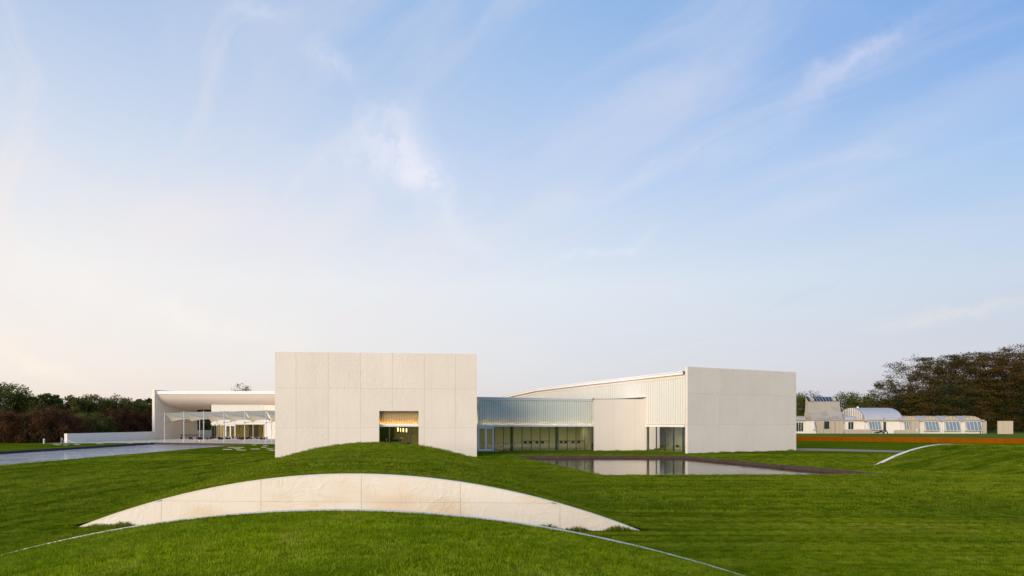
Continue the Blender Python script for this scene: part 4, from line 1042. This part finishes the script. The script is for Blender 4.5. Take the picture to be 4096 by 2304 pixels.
# barrel roofs: axis along the front (quarter seen) or across it
def barrel_along(a0, a1, tc, rt, zb_, h, mat, n=12, name='barrel_roof', ribs=0, gab=None):
    rows = []
    for k in range(n+1):
        an = math.pi*k/n; t_ = tc-rt*math.cos(an); z = zb_+h*math.sin(an)
        rows.append([fsx.P(a0, z, t_), fsx.P(a1, z, t_)])
    o = MB().grid(rows).build(name, mat, sch, smooth=True)
    if ribs:
        for i in range(1, ribs):
            a = a0+(a1-a0)*i/ribs
            MB().tube([fsx.P(a, zb_+h*math.sin(math.pi*k/n)+.01, tc-rt*math.cos(math.pi*k/n)) for k in range(n+1)], .035, 4).build('roof_seam', mat, o)
    for a in (a0, a1):
        g_ = MB(); poly = [fsx.P(a, zb_+h*math.sin(math.pi*k/n), tc-rt*math.cos(math.pi*k/n)) for k in range(n+1)]
        off = fsx.u*(.15 if a == a0 else -.15); g_.prism(poly, (off.x, off.y, 0)).build('gable', 'shell_concrete', o)
    if gab:
        for k in range(1, gab):
            t_ = tc-rt+2*rt*k/gab; z = zb_+h*math.sqrt(max(0, 1-((t_-tc)/rt)**2)); q = fsx.P(a0-.08, 0, t_)
            MB().hexa([fsx.P(a0-.12, zb_, t_-.09), fsx.P(a0, zb_, t_-.09), fsx.P(a0, zb_, t_+.09), fsx.P(a0-.12, zb_, t_+.09), fsx.P(a0-.12, z, t_-.09), fsx.P(a0, z, t_-.09), fsx.P(a0, z, t_+.09), fsx.P(a0-.12, z, t_+.09)]).build('gable_rib', 'white_plaster', o)
    return o
tcb = 6.4
barrel_along(SX(3457), SX(3457)+8.6, tcb, 6.2, ZE+.15, sz(1632, 3430, 6.4)-ZE-.15, 'grey_roof', 20, ribs=14, gab=14)
barrel_along(SX(3186)-8, SX(3216)+.6, 1.6, 1.6, ZE+.15, .85, 'shell_concrete', 10, ribs=9)
barrel_along(SX(3378), SX(3424), 1.6, 1.6, ZE+.15, .85, 'grey_roof', 10, ribs=4)
fsx.put('roof_block', 'raw_concrete', sch, s_at_depth(3370, 9), s_at_depth(3396, 9), ZE, sz(1657, 3383, 9), 9, 12)
def barrel_across(a0, a1, t0, t1, zb_, h, n=14):
    ac, ra = (a0+a1)/2, (a1-a0)/2
    # segmental arch
    R = (ra*ra+h*h)/(2*h); th0 = math.asin(ra/R)
    prof_ = [(ac+R*math.sin(-th0+2*th0*k/n), zb_+h-R+R*math.cos(-th0+2*th0*k/n)) for k in range(n+1)]
    o = MB().grid([[fsx.P(a, z, t0-.1) for a, z in prof_], [fsx.P(a, z, t1) for a, z in prof_]]).build('barrel_roof', 'grey_roof', sch, smooth=True)
    off = fsx.n*.2
    for i in range(5):                                     # cast gable strips
        u0, u1 = ac-ra+2*ra*i/5+.03, ac-ra+2*ra*(i+1)/5-.03
        ks = [u0+(u1-u0)*k/5 for k in range(6)]; zf_ = lambda a: zb_+h-R+math.sqrt(max(0, R*R-(a-ac)**2))-.03
        poly = [fsx.P(u0, zb_, t0), fsx.P(u1, zb_, t0)]+[fsx.P(a, max(zb_+.01, zf_(a)), t0) for a in reversed(ks)]
        MB().prism(poly, (off.x, off.y, 0)).build('gable_panel', 'raw_concrete', o)
    for k in range(1, 5): 
        t_ = t0+(t1-t0)*k/5; MB().tube([fsx.P(a, z+.02, t_) for a, z in prof_], .04, 4).build('roof_seam', 'grey_roof', o)
    return o
for X0, X1 in ((3601, 3678), (3683, 3759), (3764, 3841), (3846, 3924)):
    a0, a1 = SX(X0), SX(X1); barrel_across(a0, a1, 0, 12, ZE+.16, sz(1663.5, (X0+X1)/2)-ZE-.16)
barrel_along(SX(3537), SX(3600), 1.9, 1.9, ZE+.16, .95, 'grey_roof', 10, ribs=7)
for X, Yt, t_ in ((3431, 1626, 6.4), (3595, 1660, 4)):
    a = s_at_depth(X, t_); q = fsx.P(a, 0, t_); z = zat(Yt, q[1]); MB().tube([(q[0], q[1], z-.8), (q[0], q[1], z-.25), (q[0], q[1], z)], .32, 10, .15).build('roof_vent', 'white_metal', sch)
# freestanding panel wall, dark sculpture
q0, q1 = at(3992, 147.5), at(4053, 147); ff_ = Fac(q0, q1); r = thing('freestanding_concrete_wall', 'square board-marked concrete wall standing alone on the lawn right of the vaulted building', 'wall', (*q0, .75))
for i in range(3): ff_.put('panel', 'raw_concrete', r, ff_.L*i/3+.01, ff_.L*(i+1)/3-.01, .5, zat(1684, 147), 0, .3)
x, y = at(3520, 151); r = thing('garden_sculpture', 'low dark reclining bronze sculpture on the lawn before the vaulted building', 'sculpture', (x, y, .75))
mb = MB()
mb.tube([(x-1.3,y,.76), (x-1.25,y,1.02), (x-1.0,y,1.08), (x-.4,y,1.06), (x,y,1.15), (x+.3,y,1.35)], .07, 8, .22)
for sx in (-.9, -.6, -.3): mb.tube([(x+sx,y-.1,.76), (x+sx+.05,y-.1,1.05)], .05, 6)
mb.build('body', 'black_fabric', r, smooth=True)
MB().tube([(x+.05,y,1.05), (x+.25,y,1.25), (x+.45,y,1.40), (x+.62,y,1.30), (x+.60,y,1.05)], .20, 8, .16).build('shoulder', 'black_fabric', r, smooth=True)
MB().tube([(x+.5,y,.95), (x+1.0,y,1.0), (x+1.3,y,1.2), (x+1.45,y,1.5)], .12, 7, .05).build('tail', 'black_fabric', r, smooth=True)
MB().tube([(x+1.45,y,1.5), (x+1.6,y,1.15), (x+1.7,y,.76)], .05, 7, .12).build('tail', 'black_fabric', r, smooth=True)

# ---------------------------------------------------------------- trees
def tree(name, label, group, x, y, z0, H, R, mat, n=6000, leaf=.28, flat=1.0, trunk_r=.2, crown0=.25, clumps=34, airy=.0, top=0.75, seed=0, twiggy=0, shape=1.0, rise=.45):
    rg = np.random.default_rng(seed+11); root = thing(name, label, 'shrub' if 'shrub' in name else 'tree', (x, y, z0), group)
    tk = MB(); tips = []
    lean = rg.normal(0, .02, 2)*H
    tp = [Vector((x+lean[0]*k, y+lean[1]*k, z0-.2+(H*.93+.2)*k)) for k in (0, .25, .5, .75, 1)]
    tk.tube(tp, trunk_r, 6, trunk_r*.15)
    for i in range(clumps):
        k = crown0+(1-crown0)*((i+.5)/clumps); a = i*2.399+rg.normal(0, .3)
        # silhouette of the crown: widest low-middle, rounded top
        kk = (k-crown0)/(1-crown0); rad = R*(math.sin(math.pi*min(.97, .12+.80*kk**shape))**.7)*rg.uniform(.55, 1.12)
        st = tp[0].lerp(tp[-1], max(.05, k*.88-.10)); q = Vector((x+lean[0]*k+math.cos(a)*rad, y+lean[1]*k+math.sin(a)*rad, z0+H*min(.985, k)+rg.normal(0, .02)*H))
        md = st.lerp(q, .5)-Vector((0,0,.05*rad)) if rise > .3 else st.lerp(q, .5)+Vector((0,0,.1*rad))
        tk.tube([st, md, q], trunk_r*.32*(1-.6*k), 4, .015); tips.append((st, md, q, rad))
        for b_ in range(2+twiggy):
            d_ = Vector(rg.normal(0, 1, 3)); d_.z = abs(d_.z)*.5+.1; d_.normalize(); e = q+d_*R*rg.uniform(.12, .3); s0 = md.lerp(q, rg.uniform(.3, 1))
            tk.tube([s0, e], .035, 3, .01); tips.append((s0, s0.lerp(e, .5), e, rad*.6))
    tk.build('trunk', 'bark', root)
    m_ = len(tips); T = np.array([[*a, *b_, *c] for a, b_, c, _ in tips]); cr = R*(.20+.10*rg.random(m_))*(1-airy*.4)
    idx = rg.integers(0, m_, n); kpos = rg.random(n)**.6
    base_ = T[idx, 3:6]*(1-kpos)[:, None]+T[idx, 6:9]*kpos[:, None]
    g_ = rg.normal(0, 1, (n, 3)); g_ /= np.maximum(1, np.linalg.norm(g_, axis=1)/1.7)[:, None]
    off = g_*cr[idx][:, None]*.62; off[:, 2] *= .55/flat
    c = base_+off; c[:, 2] = np.maximum(c[:, 2], z0+.1)
    u = rg.normal(0, 1, (n, 3)); u[:, 2] *= .6/flat; u /= np.linalg.norm(u, axis=1)[:, None]
    v = np.cross(u, rg.normal(0, 1, (n, 3))); v[:, 2] *= .8; v /= np.linalg.norm(v, axis=1)[:, None]
    sz_ = leaf*rg.uniform(.55, 1.25, n)[:, None]
    P = np.stack([c-u*sz_*.5, c+v*sz_*.28, c+u*sz_*.5, c-v*sz_*.28], 1).reshape(-1, 3)-np.array([x, y, z0])
    me = bpy.data.meshes.new('crown'); me.vertices.add(4*n); me.vertices.foreach_set('co', P.astype('f').ravel())
    me.loops.add(4*n); me.loops.foreach_set('vertex_index', np.arange(4*n, dtype='i')); me.polygons.add(n)
    me.polygons.foreach_set('loop_start', np.arange(0, 4*n, 4, dtype='i')); me.polygons.foreach_set('loop_total', np.full(n, 4, 'i')); me.update(calc_edges=True)
    me.materials.append(MATS[mat]); o = bpy.data.objects.new('crown', me); COL.objects.link(o); o.parent = root
    return root
def tX(X, d_): return at(X, d_)
# left tree belt: tall green trees behind, rusty hedge shrubs in front
LT = [(20, 118, 1535, 4.6, 'leaf_green', 'tallest broad green tree at the left edge of the picture'), (-75, 116, 1545, 4.5, 'leaf_green', 'green tree cut by the left edge of the picture'), (95, 121, 1578, 3.6, 'leaf_olive', 'olive tree right of the tall green tree at the left edge'),
      (140, 126, 1584, 3.2, 'leaf_green', 'rounded green tree left of the pointed one'), (200, 122, 1574, 2.5, 'leaf_green', 'narrow pointed green tree standing above its neighbours on the left'), (250, 130, 1602, 3.0, 'leaf_olive', 'lower olive tree in the dip right of the pointed one'), (293, 124, 1589, 2.6, 'leaf_olive', 'thin round-topped olive tree left of the end of the low wall'),
      (330, 127, 1594, 2.9, 'leaf_olive', 'olive tree behind the left end of the low wall'), (375, 124, 1578, 3.1, 'leaf_olive', 'twiggy olive tree with bare tips above the low wall'), (425, 128, 1600, 3.0, 'leaf_green', 'green tree in the middle above the low wall'), (472, 126, 1588, 3.2, 'leaf_olive', 'pale sparse-topped tree above the low wall'), (520, 128, 1610, 3.0, 'leaf_green', 'green tree right of the sparse-topped one'),
      (560, 125, 1614, 2.7, 'leaf_green', 'dark green conical tree left of the portico wall'), (598, 136, 1616, 2.8, 'leaf_olive', 'thin-topped tree just left of the tall portico wall')]
for i, (X, d_, Yt, R, mt, lb) in enumerate(LT):
    if X > 230: d_ = max(d_, 111+(X-258)*22/350+9.5)
    x, y = tX(X, d_); H = zat(Yt, d_)*.95
    sparse = X in (375, 472, 598)
    tree('deciduous_tree', lb, 'tree belt left of the museum', x, y, 0, H, R, mt, n=11000 if not sparse else 6500, leaf=.34, crown0=.12, clumps=34, seed=i, trunk_r=.16, shape=.75, twiggy=2 if sparse else 0, flat=.85)
LS = [(-60, 111, 1660), (15, 110, 1655), (75, 111, 1660), (130, 112, 1668), (180, 112, 1642), (240, 113, 1650), (290, 116, 1672), (345, 117, 1662), (400, 118, 1665), (440, 119, 1648), (490, 120, 1644), (545, 121, 1650), (592, 124, 1658)]
shl = ['cut by the left edge of the picture', 'below the tallest tree at the left edge', 'left of the bollard', 'directly left of and behind the bollard', 'directly behind the bollard', 'behind the hose post', 'behind the left end of the low wall', 'left of centre behind the low wall', 'with olive tint in the middle behind the low wall', 'left part of the big rusty mass behind the low wall', 'centre of the big rusty mass behind the low wall', 'right part of the big rusty mass behind the low wall', 'squeezed against the tall portico wall']
for i, ((X, d_, Yt), lb) in enumerate(zip(LS, shl)):
    if X > 230: d_ = max(d_, 111+(X-258)*22/350+5.0)
    x, y = tX(X, d_); mt = 'leaf_rust' if i not in (3, 7, 8) else ('leaf_dark' if i == 3 else 'leaf_olive')
    tree('hedge_shrub', '%s shrub %s' % ({'leaf_rust': 'rust-brown', 'leaf_dark': 'dark green', 'leaf_olive': 'olive-brown'}[mt], lb), 'hedge shrubs left of the museum', x, y, 0, zat(Yt, d_), 2.9, mt, n=7000, leaf=.24, crown0=.02, clumps=34, seed=50+i, trunk_r=.08, shape=.45, flat=.7)
# belt behind the left wing and hidden middle
for i, (X, d_, H, R, mt, lb) in enumerate([(775, 172, 9, 4, 'leaf_dark', 'dark tree seen through the left part of the portico opening'), (815, 170, 9.5, 4.5, 'leaf_dark', 'dark tree filling the right part of the portico opening'), (855, 175, 10, 4.5, 'leaf_dark', 'dark tree behind the glazed corner of the left wing'), (966, 172, 0, 3.0, 'leaf_olive', 'small tree with bare top twigs rising above the left wing roof')]):
    x, y = tX(X, d_)
    if H == 0: H = zat(1541, d_)
    tree('deciduous_tree', lb, 'trees behind the left wing', x, y, 0, H, R, mt, n=6500 if i < 3 else 2600, leaf=.34 if i < 3 else .28, crown0=.08, clumps=34, seed=80+i, twiggy=3 if i == 3 else 0, shape=.7)
# right side: beech wood behind the school
RT = [(3230, 205, 1585, 6.5, 'leaf_green', .9, 'green tree between the big slab wall and the tower'), (3195, 200, 1598, 5.5, 'leaf_green', .9, 'green tree touching the right edge of the big slab wall'), (3290, 215, 1600, 6, 'leaf_dark', .9, 'dark tree hidden behind the tower'),
      (3385, 200, 1592, 6.5, 'leaf_green', .9, 'rounded green tree just right of the tower'), (3435, 205, 1585, 6.5, 'leaf_green', .9, 'rounded green tree above the left end of the grey barrel roof'), (3490, 205, 1604, 5.5, 'leaf_olive', .9, 'lower olive tree above the middle of the grey barrel roof')]
for i, (X, d_, Yt, R, mt, fl_, lb) in enumerate(RT):
    x, y = tX(X, d_); tree('deciduous_tree', lb, 'rounded trees behind the tower', x, y, .75, zat(Yt, d_)-.75, R, mt, n=9000, leaf=.42, crown0=.08, clumps=44, seed=100+i, trunk_r=.25, shape=.8)
BT = [(3555, 182, 1532, 5.0, 'thin sparse beech at the left end of the dark wood'), (3640, 180, 1452, 6.2, 'tall thin beech with gaps in its crown, second from the left of the wood'), (3715, 184, 1440, 5.5, 'beech with forked stems above the second vaulted gable'), (3785, 176, 1430, 6.5, 'layered beech above the third vaulted gable'), (3850, 182, 1432, 5.5, 'tall beech above the last vaulted gable'),
      (3905, 174, 1416, 6.0, 'beech behind the right end of the vaulted building'), (3975, 178, 1420, 6.2, 'beech left of the freestanding concrete wall'), (4030, 170, 1424, 6.0, 'beech above the freestanding concrete wall'), (4085, 172, 1396, 6.5, 'tallest beech at the right edge of the picture'), (4170, 170, 1392, 7.0, 'beech cut off by the right edge of the picture')]
for i, (X, d_, Yt, R, lb) in enumerate(BT):
    x, y = tX(X, d_)
    tree('beech_tree', lb, 'tall beeches of the dark wood', x, y, .75, zat(Yt, d_)-.75, R, 'leaf_beech' if i % 3 else 'leaf_beech_green', n=(15000 if i > 1 else 8000), leaf=.34, flat=2.4, crown0=.38, clumps=50, airy=.35, seed=200+i, trunk_r=.30, shape=1.25, twiggy=2 if i < 3 else 1, rise=.1)
UB = [(3560, 172, 1608, 5.0), (3610, 172, 1590, 5.5), (3670, 170, 1575, 5.5), (3735, 168, 1560, 5.8), (3800, 167, 1548, 5.8), (3860, 167, 1552, 5.5), (3915, 172, 1545, 5.8), (3975, 173, 1530, 6), (4040, 172, 1520, 6), (4100, 170, 1500, 6), (4160, 165, 1500, 6)]
ubl = ['low at the left end of the wood', 'over the right slope of the grey barrel roof', 'over the first vaulted gable', 'over the second vaulted gable', 'over the third vaulted gable', 'over the fourth vaulted gable', 'at the end wall of the vaulted building', 'in the gap left of the freestanding concrete wall', 'behind the freestanding concrete wall', 'right of the freestanding concrete wall', 'beyond the right edge of the picture']
for i, ((X, d_, Yt, R), lb) in enumerate(zip(UB, ubl)):
    x, y = tX(X, d_)
    tree('understorey_beech', 'dense dark lower beech ' + lb, 'dense lower beeches of the wood', x, y, .75, zat(Yt, d_)-.75, R, ('leaf_beech_green', 'leaf_dark', 'leaf_beech')[i % 3], n=15000, leaf=.36, flat=1.9, crown0=.06, clumps=52, seed=300+i, trunk_r=.28, shape=.6)
# distant belt so the horizon is closed from other viewpoints too
n = 26000; mbx = rng.uniform(-1, 1, n); ang = rng.uniform(-1.25, 1.25, n); rad = rng.uniform(270, 300, n)
cx_ = np.stack([rad*np.sin(ang), rad*np.cos(ang), rng.uniform(.3, 1, n)**.7*(8.0+2*np.sin(ang*23)+1.5*np.sin(ang*61))], 1)
u = rng.normal(0, 1, (n, 3)); u /= np.linalg.norm(u, axis=1)[:, None]; v = np.cross(u, rng.normal(0, 1, (n, 3))); v /= np.linalg.norm(v, axis=1)[:, None]
P = np.stack([cx_-u*.9, cx_+v*.6, cx_+u*.9, cx_-v*.6], 1).reshape(-1, 3)
me = bpy.data.meshes.new('distant_wood'); me.vertices.add(4*n); me.vertices.foreach_set('co', P.astype('f').ravel()); me.loops.add(4*n); me.loops.foreach_set('vertex_index', np.arange(4*n, dtype='i'))
me.polygons.add(n); me.polygons.foreach_set('loop_start', np.arange(0, 4*n, 4, dtype='i')); me.polygons.foreach_set('loop_total', np.full(n, 4, 'i')); me.update(calc_edges=True)
me.materials.append(MATS['leaf_dark']); o = bpy.data.objects.new('distant_wood', me); COL.objects.link(o); o['kind'] = 'stuff'; o['label'] = 'dark belt of far woodland closing the horizon'; o['category'] = 'woodland'

# ---------------------------------------------------------------- soil clods
mb = MB()
def clod(x, y, s):
    z = hgt(x, y); vs_ = []; n_ = 6
    for k in range(n_): a = 2*math.pi*k/n_; rr_ = s*random.uniform(.6, 1.2); vs_.append((x+rr_*math.cos(a), y+rr_*math.sin(a)*.8, z-.01))
    vs_.append((x+random.uniform(-.3,.3)*s, y, z+s*random.uniform(.3, .6))); mb.add(vs_, [(k, (k+1) % n_, n_) for k in range(n_)])
for k in range(26):       # molehills strung along the crest of the middle mound
    v = random.uniform(26, 34); su = random.choice([random.gauss(-5.4, .5), random.gauss(-4.2, .6), random.gauss(3, 2)]); x, y = M1.world(su, v); clod(x, y, random.uniform(.05, .17))
for k in range(150):
    d_ = random.uniform(20, 75); X = random.uniform(0, 1100); x, y = at(X, d_)
    if inpoly((x, y), LP): continue
    clod(x, y, random.uniform(.02, .06)*(d_/30))
for k in range(60):
    d_ = random.uniform(22, 65); X = random.uniform(2400, 4096); x, y = at(X, d_)
    if inpoly((x, y), RP): continue
    clod(x, y, random.uniform(.02, .05)*(d_/30))
o = mb.build('soil_clods', 'soil', kind='stuff'); o['label'] = 'small dark clods of bare soil scattered over the lawn and mound'; o['category'] = 'soil'

# ---------------------------------------------------------------- grass blades (instanced tufts)
def tuft(i, nb, rad, hmin, hmax, wb):
    mb = MB()
    for k in range(nb):
        a = random.uniform(0, 6.28); rr_ = rad*math.sqrt(random.random()); bx_, by_ = rr_*math.cos(a), rr_*math.sin(a)
        h = random.uniform(hmin, hmax); la = random.uniform(0, 6.28); ln = random.uniform(.1, .75)*h; w_ = wb*random.uniform(.6, 1.2)
        sx, sy = math.cos(la+1.57)*w_, math.sin(la+1.57)*w_; lx_, ly_ = math.cos(la)*ln, math.sin(la)*ln
        mb.add([(bx_-sx, by_-sy, -.01), (bx_+sx, by_+sy, -.01), (bx_+sx*.7+lx_*.35, by_+sy*.7+ly_*.35, h*.6), (bx_-sx*.7+lx_*.35, by_-sy*.7+ly_*.35, h*.6), (bx_+lx_, by_+ly_, h)], [(0,1,2,3), (3,2,4)])
    me = bpy.data.meshes.new('tuft'); me.from_pydata(mb.v, [], mb.f); me.materials.append(MATS['grass_blades']); me.update()
    return bpy.data.objects.new('tuft_source', me)
def blocked(x, y):
    if inpoly((x, y), LP) or inpoly((x, y), RP) or inpoly((x, y), ter) or inpoly((x, y), pa): return True
    for f, tt in ((fm, 14), (fc, 8), (fp, 8), (fr_, 6)):
        q = Vector((x, y))-f.p0; a = q.dot(f.u); t_ = q.dot(f.n)
        if -.1 < a < f.L+.1 and -.06 < t_ < tt: return True
    for mm, lo, hi in ((M1, -.02, .36), (M0, -.24, .06), (M2, -.02, .46)):
        su, v = mm.uv(x, y)
        if abs(su) < mm.a-.02 and lo < v < hi: return True
    return False
def scatter(name, label, src, bands):
    co, rot, scl = [], [], []
    for d0_, d1_, dens, s0, s1 in bands:
        wid = lambda d_: 2*d_*.80
        area = (wid(d0_)+wid(d1_))/2*(d1_-d0_); N = int(area*dens)
        for k in range(N):
            d_ = math.sqrt(random.uniform(d0_**2, d1_**2)); x = random.uniform(-.80, .80)*d_
            if blocked(x, d_): continue
            z = hgt(x, d_)
            e = .1; dzx = (hgt(x+e, d_)-hgt(x-e, d_))/(2*e)
            co.append((x, d_, z)); rot.append((random.gauss(0, .12), -math.atan(dzx)*.6+random.gauss(0, .12), random.uniform(0, 6.28))); scl.append(random.uniform(s0, s1))
    me = bpy.data.meshes.new(name); me.from_pydata(co, [], []); 
    a = me.attributes.new('rot', 'FLOAT_VECTOR', 'POINT'); a.data.foreach_set('vector', np.array(rot, 'f').ravel())
    a = me.attributes.new('scl', 'FLOAT', 'POINT'); a.data.foreach_set('value', np.array(scl, 'f'))
    o = bpy.data.objects.new(name, me); COL.objects.link(o); o['kind'] = 'stuff'; o['label'] = label; o['category'] = 'grass'
    ng = bpy.data.node_groups.new(name, 'GeometryNodeTree'); ng.interface.new_socket('Geometry', in_out='INPUT', socket_type='NodeSocketGeometry'); ng.interface.new_socket('Geometry', in_out='OUTPUT', socket_type='NodeSocketGeometry')
    g = NT(ng); gi = g.add('NodeGroupInput'); go = g.add('NodeGroupOutput'); ip = g.add('GeometryNodeInstanceOnPoints')
    gg = g.add('GeometryNodeGeometryToInstance')
    for s_o in reversed(src):
        oi_ = g.add('GeometryNodeObjectInfo'); oi_.inputs['Object'].default_value = s_o; g.l.new(oi_.outputs['Geometry'], gg.inputs[0])
    mp = g.add('GeometryNodeMeshToPoints'); g.l.new(gi.outputs[0], mp.inputs[0])
    ra = g.add('GeometryNodeInputNamedAttribute', data_type='FLOAT_VECTOR'); ra.inputs['Name'].default_value = 'rot'
    sa = g.add('GeometryNodeInputNamedAttribute', data_type='FLOAT'); sa.inputs['Name'].default_value = 'scl'
    g.l.new(mp.outputs[0], ip.inputs['Points']); g.l.new(gg.outputs[0], ip.inputs['Instance']); ip.inputs['Pick Instance'].default_value = True
    g.l.new(ra.outputs[0], ip.inputs['Rotation']); g.l.new(sa.outputs[0], ip.inputs['Scale']); g.l.new(ip.outputs[0], go.inputs[0])
    md = o.modifiers.new('tufts', 'NODES'); md.node_group = ng
    print(name, len(co))
src = [tuft(i, 34, .11, .016, .042, .0032) for i in range(3)]
scatter('grass_blades', 'short mown grass blades covering the nearest mound and the lawn around it', src, [(5.5, 14, 110, .8, 1.25), (14, 26, 42, .9, 1.4)])
src2 = [tuft(i, 26, .24, .03, .07, .008) for i in range(3)]
scatter('lawn_grass', 'mown grass of the middle lawn and farther mounds', src2, [(26, 46, 11, .9, 1.4), (46, 72, 4.5, 1.0, 1.6)])
# longer fringe where the mower cannot reach: at the foot of the arched walls
co_ = MB()
def fringe(f0, f1, dens, h):
    L_ = (Vector(f1)-Vector(f0)).length
    for k in range(int(L_*dens)):
        t_ = random.random(); x = f0[0]+(f1[0]-f0[0])*t_+random.gauss(0, .03); y = f0[1]+(f1[1]-f0[1])*t_-abs(random.gauss(0, .08))-.02
        hh_ = h*random.uniform(.3, 1.3)*(.35+noise.noise(Vector((x*1.3, y, 7)))*1.2+.3)
        if hh_ < .02: continue
        la = random.uniform(0, 6.28); z = max(0, hgt(x, y)); ln = hh_*.5
        co_.add([(x-.006, y, z-.01), (x+.006, y, z-.01), (x+math.cos(la)*ln*.4+.004, y+math.sin(la)*ln*.4, z+hh_*.6), (x+math.cos(la)*ln, y+math.sin(la)*ln, z+hh_)], [(0,1,2), (0,2,3)])
wl = M1.c-M1.u*9.5; wr = M1.c+M1.u*9.5; fringe(wl, wr, 260, .16)
fringe(tuple(fm.p0+Vector((0,-.02))), tuple(fm.p1+Vector((0,-.02))), 120, .10); fringe(tuple(fr_.p0), tuple(fr_.p1), 120, .14); fringe(tuple(fp.p0), tuple(fp.p1), 90, .10); fringe(tuple(fc.p0), tuple(fc.p1), 60, .07)
for k in range(14000):      # along the coping of the nearest mound
    su = random.uniform(-9, 9); x, y = M0.world(su, -.22-abs(random.gauss(0, .06))); z = M0.h(su, -.4); hh_ = random.uniform(.02, .06); la = random.uniform(0, 6.28); ln = hh_*.6
    co_.add([(x-.004, y, z-.01), (x+.004, y, z-.01), (x+math.cos(la)*ln*.4+.002, y+math.sin(la)*ln*.4, z+hh_*.6), (x+math.cos(la)*ln, y+math.sin(la)*ln, z+hh_)], [(0,1,2), (0,2,3)])
o = co_.build('grass_fringe', 'grass_blades', kind='stuff'); o['label'] = 'longer unmown grass along the foot of the concrete walls'; o['category'] = 'grass'
